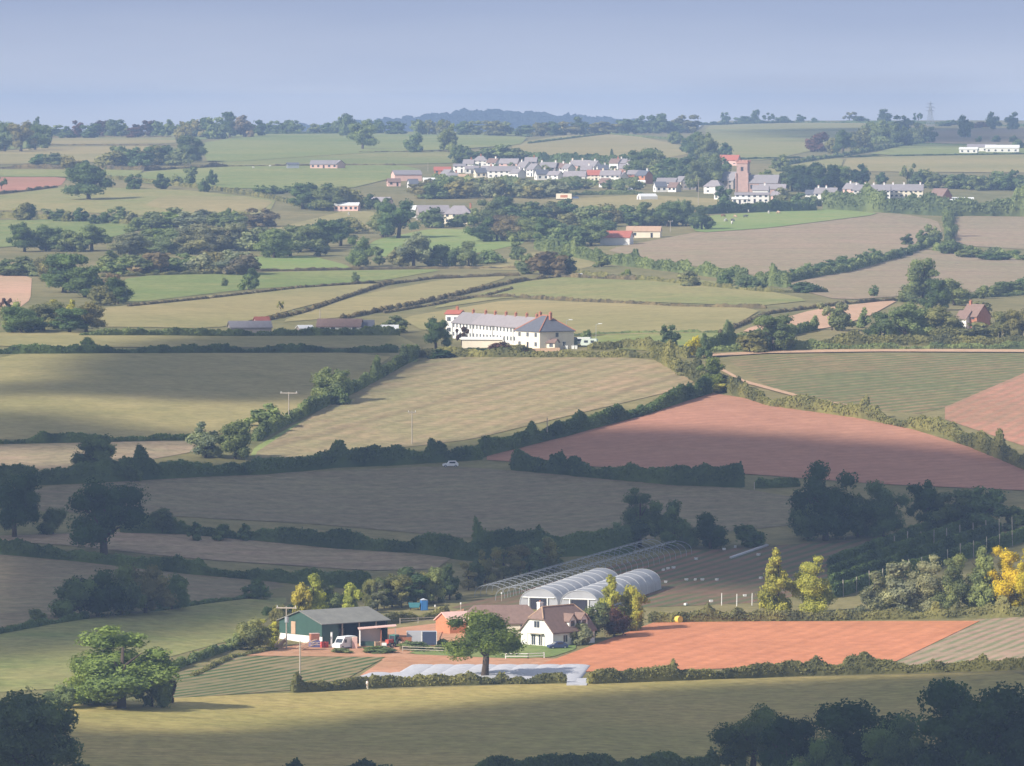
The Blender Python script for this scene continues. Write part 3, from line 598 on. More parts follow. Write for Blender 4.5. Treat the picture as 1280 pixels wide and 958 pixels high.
cluster('', [(968,439,56,46,'oak','mid','big leafy tree left of the peach strip at the crop field corner'),(941,441,40,28,'bush','olive','olive bush left of the crop field corner tree'),(1092,371,13,15,'round','mid','small round tree on hedge above the peach strip'),(1008,366,40,14,'bush','dark','flat dark bush at end of the slanting stubble hedge'),(908,358,22,22,'round','dark','round dark tree in the hedge below the big stubble slope'),(938,362,36,18,'bush','dark','dark bush right of the round tree below the stubble slope'),(861,358,30,20,'bush','olive','olive bush in the middle of the crossing field hedges'),(784,347,14,11,'bush','light','small bright bush at end of the middle lane hedge'),(752,334,22,16,'bush','mid','mid green bush beside the small peach slope'),(700,326,20,12,'bush','mid','low bush on the small peach slope')])
cluster('', [(545,439,38,42,'oak','dark','dark oak at the left end of the white terrace'),(577,432,20,24,'sparse','plum','thin brownish tree between dark oak and white terrace'),(497,416,36,22,'round','mid','rounded shrub by pale sheds left of the white terrace'),(733,430,16,18,'round','mid','small tree beside the caravans right of the white terrace'),(838,435,26,30,'round','dark','single round dark tree right of the white terrace'),(866,444,26,24,'bush','gold','golden bush in scrub beside the dark round tree'),(880,448,20,32,'conifer','dark','dark conical tree touching the golden bush'),(890,490,40,44,'tall','light','bright green tree at the apex of the shaded red field'),(860,470,30,20,'bush','olive','olive bush on lane bank above the red field apex'),(905,490,40,18,'bush','lime','yellow-green bush right of the red field apex tree')])
cluster('', [(411,503,48,44,'oak','mid','rounded oak with shadow on hedge of the sunlit centre field'),(424,506,26,22,'bush','dark','dark bush at foot of the centre field oak'),(330,534,42,30,'round','mid','round sunlit tree on hedge beside T-shaped pole'),(257,572,44,46,'tall','grey','pale green tree, left of the sunlit pair at field corner'),(294,574,46,50,'round','mid','green tree, right of the sunlit pair at field corner'),(124,598,66,54,'oak','dark','dark shaded tree standing in the long left hedge'),(165,602,26,22,'bush','dark','dark bush just right of the shaded hedge tree')])
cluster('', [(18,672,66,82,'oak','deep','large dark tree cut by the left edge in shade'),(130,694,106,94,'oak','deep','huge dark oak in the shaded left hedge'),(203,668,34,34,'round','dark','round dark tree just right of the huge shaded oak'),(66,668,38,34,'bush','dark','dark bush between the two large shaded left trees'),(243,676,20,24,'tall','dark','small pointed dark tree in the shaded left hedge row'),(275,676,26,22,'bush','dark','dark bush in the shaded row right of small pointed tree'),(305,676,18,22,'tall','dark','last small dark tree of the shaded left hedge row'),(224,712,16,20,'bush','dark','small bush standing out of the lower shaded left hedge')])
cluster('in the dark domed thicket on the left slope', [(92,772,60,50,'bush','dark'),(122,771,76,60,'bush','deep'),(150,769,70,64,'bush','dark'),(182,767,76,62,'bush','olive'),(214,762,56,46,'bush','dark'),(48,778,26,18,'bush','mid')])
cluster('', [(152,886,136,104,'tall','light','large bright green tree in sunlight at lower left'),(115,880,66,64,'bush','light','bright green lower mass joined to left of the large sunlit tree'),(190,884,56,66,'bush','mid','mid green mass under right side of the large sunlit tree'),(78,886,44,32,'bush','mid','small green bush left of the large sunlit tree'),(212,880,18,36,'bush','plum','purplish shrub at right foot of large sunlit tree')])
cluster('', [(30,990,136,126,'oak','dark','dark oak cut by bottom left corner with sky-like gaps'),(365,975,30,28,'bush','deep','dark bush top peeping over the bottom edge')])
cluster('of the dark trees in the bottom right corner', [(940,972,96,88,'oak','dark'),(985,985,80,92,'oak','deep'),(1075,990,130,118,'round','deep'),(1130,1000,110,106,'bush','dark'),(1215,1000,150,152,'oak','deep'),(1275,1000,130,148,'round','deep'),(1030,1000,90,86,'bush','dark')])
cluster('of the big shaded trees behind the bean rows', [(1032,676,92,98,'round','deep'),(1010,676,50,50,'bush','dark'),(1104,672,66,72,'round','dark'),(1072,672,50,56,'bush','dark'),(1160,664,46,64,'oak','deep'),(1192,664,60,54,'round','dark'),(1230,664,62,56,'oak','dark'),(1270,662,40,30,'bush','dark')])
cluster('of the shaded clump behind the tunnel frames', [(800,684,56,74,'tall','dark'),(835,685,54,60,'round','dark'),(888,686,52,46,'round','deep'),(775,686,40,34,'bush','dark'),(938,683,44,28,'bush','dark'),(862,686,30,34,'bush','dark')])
cluster('of the sunlit young trees behind the green barn', [(375,776,26,48,'slender','yellow'),(392,775,34,58,'tall','lime'),(415,774,36,46,'tall','mid'),(352,790,30,34,'bush','olive'),(440,768,24,40,'slender','lime')])
belt('of the young shaded tree row, lower half', (455,765), (570,748), 11, (18,28), (34,50), ['slender','tall'], ['mid','olive','dark','grey'])
belt('of the young shaded tree row, upper half', (578,738), (700,708), 11, (18,26), (32,44), ['slender','tall'], ['olive','mid','olive','dark'])
cluster('', [(972,770,46,84,'spire','lime','tall pointed yellow-green tree in sun beyond the red field'),(1016,769,56,74,'tall','yellow','broad yellowing tree right of the tall pointed one'),(1094,768,42,54,'tall','grey','small grey-green willow, left of the sunlit row'),(1130,768,54,66,'tall','grey','grey-green willow, second in the sunlit row'),(1160,768,54,74,'tall','grey','bushy grey-green willow, middle of the sunlit row'),(1195,768,56,76,'tall','mid','greener tree right of the willows in the sunlit row'),(1230,767,50,84,'spire','mid','green pointed tree beside the golden yellow tree'),(1258,766,56,82,'tall','gold','golden yellow tree at right edge of sunlit row'),(1284,766,40,90,'tall','gold','second golden yellow tree cut by the right edge')])
cluster('', [(765,790,34,72,'spire','lime','pointed yellow-green tree right of the white farmhouse'),(790,788,40,56,'tall','lime','rounded yellow-green tree at corner of the red field by farmhouse'),(742,800,46,48,'round','mid','grey-green garden tree touching the white farmhouse'),(768,796,42,38,'bush','plum','dark purple shrub among the farmhouse garden trees'),(728,806,34,28,'bush','grey','grey shrub at right wall of the white farmhouse'),(606,847,92,84,'park','light','spreading oak standing in the hedge before the white farmhouse')])
cluster('', [(316,812,52,40,'bush','olive','olive bush at the left side of the green barn'),(338,808,30,34,'tall','yellow','yellowing tree between olive bush and green barn'),(295,812,30,22,'bush','mid','green bush at the end of hedge left of the barn'),(320,748,36,24,'bush','dark','dark bush on the slope above the barn')])
belt('in the gardens before the village houses', (520,234), (805,238), 14, (10,20), (8,14), ['bush','round'], ['mid','dark','olive'])
belt('between the village roofs', (585,216), (800,222), 10, (8,14), (10,15), ['round','tall'], ['mid','dark'])

# ------------------------------------------------------------------ hedges
def hedge(pts, hpx, col, label, name='hedge', wid=1.0, ragged=0.55, leafy=1.0):
    if hpx < 8: hpx *= 0.8
    Q = [P(u, v) for u, v in pts]; s = np.mean([p.y for p in Q]) / F; h = hpx * s; w = max(1.2, h * 0.5) * wid
    step = max(0.8, 3.0 * s); path = []
    for a, b in zip(pts, pts[1:]):
        A, B = P(*a), P(*b); n = max(1, int((B - A).length / step))
        for i in range(n):
            t = i / n; u = a[0] + t*(b[0]-a[0]); v = a[1] + t*(b[1]-a[1]); path.append(P(u, v))
    path.append(P(*pts[-1]))
    if len(path) < 3: return
    prof = [(-.5, -.08), (-.56, .25), (-.5, .6), (-.34, .86), (0, 1.0), (.34, .86), (.5, .6), (.56, .25), (.5, -.08)]
    V = []; Fc = []; T = []; N = []; np_ = len(prof); sd = rng.uniform(0, 1000)
    for j, p in enumerate(path):
        d = path[min(j+1, len(path)-1)] - path[max(j-1, 0)]; d.z = 0; d.normalize(); nx = Vector((-d.y, d.x, 0))
        hh = h * (1.0 + ragged * (noise.noise(Vector((p.x / (h*4), p.y / (h*4), sd))) * 1.1 + 0.6 * noise.noise(Vector((p.x / (h*1.1), p.y / (h*1.1), sd)))))
        ww = w * (1.0 + 0.3 * noise.noise(Vector((p.x / (h*2.5), p.y / (h*2.5), sd + 9))))
        if ragged > .3:
            g = noise.noise(Vector((p.x / (h*7), p.y / (h*7), sd + 40))); g2 = noise.noise(Vector((p.x / (h*1.8), p.y / (h*1.8), sd + 60)))
            hh *= 1.0 - .5 * max(0, min(1, (g - .22) / .15)) + .75 * max(0, min(1, (g2 - .38) / .12)) * (hpx > 12)
        if j in (0, len(path) - 1): hh *= .6; ww *= .5
        tn = 0.5 + 0.9 * noise.noise(Vector((p.x / (h*2.2), p.y / (h*2.2), sd + 20)))
        for a, b in prof:
            c = p + nx * (a * ww) + Vector((0, 0, b * hh)); m = 0.16 * h * noise.noise(c / (h * 0.5)); c = c + Vector((m * .6, m * .6, m if b > 0 else 0))
            V.append(tuple(c)); T.append(min(1, max(0, tn + .25 * noise.noise(c * .5)))); N.append(tuple((nx * a * 2 + Vector((0, 0, max(0, b - .2)))).normalized()))
    for j in range(len(path) - 1):
        for i in range(np_ - 1): Fc.append((j*np_+i, j*np_+i+1, (j+1)*np_+i+1, (j+1)*np_+i))
    for e in (0, len(path) - 1):
        Fc.append(tuple(e*np_ + i for i in range(np_)))
    Lpx = sum((b - a).length for a, b in zip(path, path[1:])) / s
    nl = int(min(9000, Lpx * hpx * 0.55 * leafy))
    q = np.random.default_rng(int(sd * 10)); VA = np.array(V); NA = np.array(N)
    j = q.integers(0, len(path) - 1, nl); i = q.integers(1, np_ - 2, nl); t = q.random((nl, 1)); t2 = q.random((nl, 1))
    a = VA[j*np_+i]; b = VA[(j+1)*np_+i]; c = VA[j*np_+i+1]; pt = a + (b - a) * t + (c - a) * t2
    lv, lf = leaf_quads(pt + NA[j*np_+i] * (q.uniform(-.2, 1.0, (nl, 1)) * 0.10 * h), NA[j*np_+i], max(0.22, min(1.6 * s, 0.22 * h)), q, .8)
    tl = np.repeat(np.clip(np.array(T)[j*np_+i] + q.uniform(-.3, .3, nl), 0, 1), 4); k = len(V)
    me = mesh(name, V + lv.tolist(), Fc + (lf + k).tolist(), LEAF, tint=np.concatenate([np.array(T), tl]))
    o = link(name, me); b = TONES[col]; o.color = (*b, 1)
    return tag(o, label, name.replace('_', ' '))
HEDGES = [
 ([(-30,443),(60,442),(250,441),(400,441),(498,441)], 9, 'dark', 'long straight dark hedge along the top of the big shaded left field'),
 ([(-30,556),(120,553),(242,550)], 10, 'dark', 'straight dark hedge along the bottom of the big shaded left field'),
 ([(-30,609),(100,604),(250,596),(330,593),(420,584),(480,582),(560,577),(602,574)], 22, 'dark', 'tall ragged shaded hedge below the sunlit centre field'),
 ([(600,572),(700,547),(800,520),(886,492)], 19, 'dark', 'thick hedge rising between stubble field and shaded red field'),
 ([(318,552),(370,524),(430,497),(480,470),(522,446)], 15, 'mid', 'diagonal hedge climbing left of the sunlit centre field'),
 ([(640,587),(740,597),(850,607),(930,609)], 22, 'dark', 'dark bushy hedge along the bottom of the shaded red field'),
 ([(945,610),(1000,608)], 20, 'dark', 'short dark hedge piece right of the gap below the red field'),
 ([(150,666),(230,668),(330,677),(420,686),(520,692),(600,702)], 22, 'dark', 'overgrown shaded hedge under the brown middle field'),
 ([(590,700),(680,696),(790,692)], 30, 'dark', 'tall dark hedge behind the bare tunnel frames'),
 ([(-30,690),(100,702),(230,717),(350,728),(465,738)], 17, 'dark', 'long dark hedge slanting down through the shaded left fields'),
 ([(-30,798),(60,781),(110,773)], 8, 'dark', 'low dark hedge at left edge below the domed thicket'),
 ([(190,765),(260,754),(330,745)], 5, 'dark', 'thin dark hedge line right of the domed thicket'),
 ([(330,770),(400,758),(470,746),(560,738)], 8, 'dark', 'dark hedge line behind the young tree row'),
 ([(190,848),(240,828),(312,803)], 10, 'mid', 'slanting trimmed hedge above the vegetable rows'),
 ([(240,846),(290,822),(345,812)], 5, 'olive', 'weedy bank along the vegetable rows'),
 ([(365,867),(450,861),(560,857),(640,855),(708,855)], 13, 'olive', 'trimmed hedge before the white fleece, left of the gap'),
 ([(734,856),(860,851),(1000,845),(1150,841),(1330,836)], 15, 'olive', 'long trimmed hedge below the bright red field'),
 ([(810,779),(960,777),(1100,775),(1330,770)], 13, 'olive', 'weedy hedge along the top of the bright red field'),
 ([(470,782),(520,776),(560,770)], 10, 'olive', 'scrubby bank behind the farm container'),
 ([(560,806),(535,806),(505,812)], 8, 'mid', 'weedy mound in front of the farm container'),
 ([(880,480),(960,507),(1080,524),(1180,545),(1280,586),(1330,606)], 17, 'olive', 'thick hedge between shaded red field and root crop'),
 ([(885,440),(1000,438),(1330,437)], 9, 'mid', 'straight hedge along the top of the root crop'),
 ([(520,447),(620,447),(720,447),(832,448)], 10, 'olive', 'scrubby hedge in front of the white terrace'),
 ([(735,438),(780,436),(830,440),(860,448)], 12, 'olive', 'rough scrub band right of the caravans'),
 ([(715,420),(800,417),(900,416)], 4, 'mid', 'low hedge behind the lamp posts right of the terrace'),
 ([(880,440),(930,430),(985,420),(1020,412)], 14, 'mid', 'leafy hedge below the peach strip'),
 ([(1020,432),(1120,432),(1330,432)], 12, 'olive', 'hedge bottom of the cottage trees at right'),
 ([(815,446),(845,464),(888,486)], 16, 'olive', 'lane hedge running down to the red field apex'),
 ([(100,420),(200,420),(280,421),(380,420.5),(500,420)], 9, 'mid', 'scrub line along the left crest by the grey barn'),
 ([(160,384),(260,374),(380,360),(492,353)], 4, 'bronze', 'thin brown hedge under the green left field'),
 ([(318,404),(380,391),(440,370),(480,357),(540,349),(650,345)], 5, 'bronze', 'brown hedge curving up between the tan middle fields'),
 ([(425,400),(540,377),(640,354),(700,347),(795,351)], 6, 'bronze', 'hedged lane curving from the sheds to the wide brownish tree'),
 ([(480,392),(540,382),(610,370),(640,362)], 4, 'bronze', 'lower hedge of the curving lane'),
 ([(560,374),(640,372),(740,378),(850,384),(958,386)], 5, 'bronze', 'brown hedge crossing the hillside behind the terrace'),
 ([(900,418),(960,393),(1060,380),(1145,375)], 5, 'bronze', 'brown hedge curling around the peach strip'),
 ([(308,340),(420,338),(560,336),(665,336)], 4, 'bronze', 'thin brown hedge below the bright green slope'),
 ([(660,339),(780,348),(880,358),(960,366),(1035,366)], 6, 'olive', 'hedge descending right from the wide brownish tree'),
 ([(670,312),(760,330),(860,342),(985,360)], 13, 'mid', 'rough band of scrub under the big stubble slope'),
 ([(955,357),(1060,340),(1130,320),(1172,303)], 9, 'mid', 'slanting hedge climbing right under the big stubble slope'),
 ([(1183,318),(1186,295),(1182,270)], 10, 'mid', 'bushy hedge dividing the two right stubble fields'),
 ([(1168,314),(1230,321),(1330,328)], 10, 'mid', 'dark hedge above the lowest right stubble field'),
 ([(1030,262),(1100,266),(1180,270),(1330,272)], 20, 'mid', 'bushy hedge in front of the long white terrace'),
 ([(-30,246),(72,235)], 4, 'bronze', 'dark hedge under the small red field at far left'),
 ([(-30,211),(60,211),(180,214),(285,209)], 6, 'bronze', 'brownish hedge across the upper left fields'),
 ([(285,209),(400,207),(495,207)], 2.5, 'bronze', 'thin hedge beside the pink bungalow'),
 ([(56,182),(220,182)], 2.4, 'bronze', 'lower of two thin hedges on the far left tan strips'),
 ([(62,172),(225,172)], 2.4, 'bronze', 'upper of two thin hedges on the far left tan strips'),
 ([(-30,272),(60,274),(172,282)], 7, 'olive', 'rough hedge bottom under the left hillside oak pasture'),
 ([(120,222),(180,228),(270,238),(345,250),(385,262)], 6, 'olive', 'hedge running right from the left hillside oak'),
 ([(310,304),(370,292),(440,276)], 7, 'dark', 'dark hedge under the brown paddock'),
 ([(448,191),(560,190)], 2, 'bronze', 'thin dark hedge at the foot of the far lone oak'),
 ([(880,201),(1000,198),(1060,197),(1330,193)], 3, 'dark', 'long thin hedge across the upper right fields'),
 ([(975,208),(1050,196),(1110,186),(1155,179)], 6, 'mid', 'hedge running down from the copse below the pylon'),
 ([(630,201),(700,203),(800,210)], 10, 'dark', 'dark hedge behind the village roofs'),
 ([(1110,180),(1330,184)], 2.2, 'dark', 'faint hedge behind the far white barns'),
 ([(860,157),(1000,154),(1150,155),(1330,160)], 4, 'dark', 'dark hedge along the right skyline'),
 ([(330,168),(480,167)], 3.5, 'dark', 'dark hedge along the skyline field edge'),
 ([(660,180),(760,168),(850,176)], 3, 'mid', 'pale hedge over the tan field above the village'),
 ([(660,246),(740,244),(805,243)], 7, 'mid', 'hedge along the village meadow'),
 ([(880,268),(930,266),(1020,264)], 11, 'dark', 'dark hedge above the cattle meadow'),
 ([(540,228),(600,230),(700,232),(800,232)], 8, 'mid', 'garden hedge beneath the village houses'),
 ([(125,347),(220,344),(312,342)], 5, 'olive', 'hedge along the foot of the broad left wood'),
 ([(-30,345),(50,344)], 4, 'olive', 'hedge along the top of the left peach field'),
 ([(1200,374),(1330,366)], 6, 'mid', 'hedge right of the tall grove'),
 ([(420,984),(560,978),(700,974),(900,972)], 26, 'dark', 'tops of a dark hedge along the bottom edge'),
]
for h in HEDGES: hedge(*h)
# ------------------------------------------------------------------ buildings
WHITE = paint('white_render', (0.80, 0.78, 0.74), 0.8, 0.1, 0.06); CREAM = paint('cream_render', (0.80, 0.72, 0.58), 0.8, 0.1, 0.08)
PINKW = paint('pink_render', (0.72, 0.48, 0.42), 0.8, 0.1, 0.08); BRICK = paint('red_brick', (0.40, 0.17, 0.11), 0.85, 0.1, 0.2, 1.5)
ORANGE = paint('orange_brick', (0.52, 0.22, 0.12), 0.85, 0.1, 0.15, 1.5); STONE = paint('grey_stone', (0.34, 0.30, 0.28), 0.9, 0.1, 0.2); PSTONE = paint('pink_stone', (0.46, 0.31, 0.27), 0.9, 0.1, 0.2)
SLATE = paint('slate', (0.13, 0.135, 0.16), 0.6, 0.3, 0.18, 1.0); GREYR = paint('grey_roof', (0.27, 0.25, 0.26), 0.7, 0.2, 0.15, 1.0); BROWNR = paint('brown_tile', (0.23, 0.155, 0.13), 0.8, 0.15, 0.2, 1.2)
REDR = paint('red_tile', (0.42, 0.14, 0.10), 0.8, 0.15, 0.18, 1.2); LILAC = paint('faded_slate', (0.31, 0.28, 0.29), 0.7, 0.2, 0.15); TANR = paint('tan_roof', (0.50, 0.34, 0.23), 0.8, 0.15, 0.15)
GLASS = paint('window_glass', (0.05, 0.06, 0.075), 0.12, 0.6, 0.2); FRAME = paint('white_paint', (0.80, 0.80, 0.78), 0.5, 0.3, 0.04); DARK = paint('dark_interior', (0.045, 0.045, 0.06), 0.9, 0.1, 0.2)
POT = paint('chimney_pot', (0.48, 0.20, 0.12), 0.85, 0.1, 0.15); WOOD = paint('grey_wood', (0.42, 0.37, 0.31), 0.9, 0.1, 0.2, 3); GREEN = paint('green_cladding', (0.045, 0.095, 0.075), 0.55, 0.3, 0.15, 0.6)
METAL = paint('galvanised_steel', (0.50, 0.52, 0.54), 0.45, 0.5, 0.1, 3, 0.6); TYRE = paint('rubber', (0.025, 0.025, 0.027), 0.85, 0.2, 0.15, 4)
def shell(b, v, f, th):
    """give a roof surface its thickness"""
    n = len(v); e = {}
    for q in f:
        for i in range(len(q)):
            k = (q[i], q[(i+1) % len(q)]); e[k] = 1
    F2 = [tuple(q) for q in f] + [tuple(n + i for i in q[::-1]) for q in f]
    for (a, c) in e:
        if (c, a) not in e: F2.append((a, n + a, n + c, c))
    b.add(list(v) + [(p[0], p[1], p[2] - th) for p in v], F2)
def roof_shape(L, D, hw, hr, cl=1.0, crr=1.0, o=0.35, th=0.22):
    sl = hr / (D / 2); y0 = D / 2 + o; ze = hw - o * sl + 0.06; zr = hw + hr + 0.06; v = []; ix = {}
    def V(p):
        k = tuple(round(c, 4) for c in p)
        if k not in ix: ix[k] = len(v); v.append(p)
        return ix[k]
    def endpts(x, s, c):
        xo = x + s * o
        zc = ze + (zr - ze) * c; yc = y0 * (1 - c); ins = D / 2 * (1 - c) * 0.95
        R_ = V((xo - s * ins, 0, zr))
        return V((xo, -y0, ze)), V((xo, -yc, zc)), V((xo, yc, zc)), V((xo, y0, ze)), R_
    a = endpts(-L/2, -1, cl); b = endpts(L/2, 1, crr)
    def uq(q):
        o_ = []
        for i in q:
            if i not in o_: o_.append(i)
        return o_
    f = [uq([a[0], b[0], b[1], b[4], a[4], a[1]]), uq([b[3], a[3], a[2], a[4], b[4], b[2]])]
    for q in ([a[1], a[4], a[2]][::-1], [b[1], b[2], b[4]]):
        if len(uq(q)) == 3: f.append(q)
    m = MB(); shell(m, v, f, th); return m
def wall_shape(L, D, hw, hr, cl=1.0, crr=1.0, sink=1.5):
    m = MB(); x, y = L/2, D/2
    m.add([(-x,-y,-sink),(x,-y,-sink),(x,-y,hw),(-x,-y,hw)], [(0,1,2,3)]); m.add([(x,y,-sink),(-x,y,-sink),(-x,y,hw),(x,y,hw)], [(0,1,2,3)])
    for s, c in ((-1, cl), (1, crr)):
        p = [(s*x,y,-sink),(s*x,-y,-sink),(s*x,-y,hw),(s*x,-y*(1-c)-.001,hw+hr*c),(s*x,y*(1-c)+.001,hw+hr*c),(s*x,y,hw)]
        m.add(p, [tuple(range(6))] if s < 0 else [tuple(range(6))[::-1]])
    return m
def add_window(o, x, y, z, w, h, axis, near=False, mat=None):
    """a window standing 3-6 cm proud of the wall; axis 0: wall faces -y, 1: wall faces -x, 2: faces +x"""
    m = MB(); n = {0: lambda a, b, c: (x + a, y - b, z + c), 1: lambda a, b, c: (x - b, y + a, z + c), 2: lambda a, b, c: (x + b, y + a, z + c)}[axis]
    def bx(mb, a0, a1, b0, b1, c0, c1):
        P8 = [n(a, b, c) for c in (c0, c1) for (a, b) in ((a0, b0), (a1, b0), (a1, b1), (a0, b1))]
        mb.add(P8, [(0,3,2,1),(4,5,6,7),(0,1,5,4),(1,2,6,5),(2,3,7,6),(3,0,4,7)])
    bx(m, -w/2, w/2, -0.05, 0.04, 0, h); wn = m.build('window', mat or GLASS, o)
    if near:
        f = MB(); t = 0.07
        bx(f, -w/2 - t, w/2 + t, -.04, .07, -t, 0); bx(f, -w/2 - t, w/2 + t, -.04, .07, h, h + t); bx(f, -w/2 - t, -w/2, -.04, .065, 0, h); bx(f, w/2, w/2 + t, -.04, .065, 0, h); bx(f, -.03, .03, -.04, .06, 0.002, h - .002)
        f.build('frame', FRAME, wn)
def chimney(o, x, y, z, s=0.8, h=1.0, mat=None, pots=2):
    c = MB().box(x - s/2, x + s/2, y - s*.4, y + s*.4, z - 1.2, z + h).box(x - s/2 - .08, x + s/2 + .08, y - s*.4 - .08, y + s*.4 + .08, z + h - .25, z + h - .1).build('chimney', mat or BRICK, o)
    p = MB()
    for k in range(pots):
        xx = x + (k - (pots - 1) / 2) * s * .45; p.bar((xx, y, z + h - .02), (xx, y, z + h + .35), .13, 7, .1)
    p.build('pots', POT, c)
def house(u, v, w, d, hw, hr, rz, wall, roof, label, ends=(1, 1), chim=(), win=(3, 2), name='house', cat=None, near=False, cmat=None, door=True, gw=True, loc=None, group=None, th=0.22):
    p = loc or P(u, v); o = empty(name, p, R(rz)); tag(o, label, cat or name.replace('_', ' '), group)
    wall_shape(w, d, hw, hr, *ends).build('wall', wall, o); roof_shape(w, d, hw, hr, *ends, th=th).build('roof', roof, o)
    nx, st = win
    for s in range(st):
        z = 0.9 + s * (hw / st) if st > 1 else 0.9
        for i in range(nx):
            x = -w/2 + w * (i + .5) / nx
            if door and s == 0 and i == nx // 2:
                MB().box(x - .5, x + .5, -d/2 - .05, -d/2 + .05, 0.02, 2.1).build('door', DARK, o); continue
            add_window(o, x, -d/2, z, min(1.3, w / nx * .5), min(1.25, hw / st - 1.2), 0, near)
        if gw and nx: add_window(o, -w/2, 0, z, 1.1, min(1.2, hw / st - 1.2), 1, near)
    for c in chim: chimney(o, -w/2 + .5 + (w - 1) * c, 0, hw + hr, mat=cmat)
    return o
VH_ = 'houses of the far village'
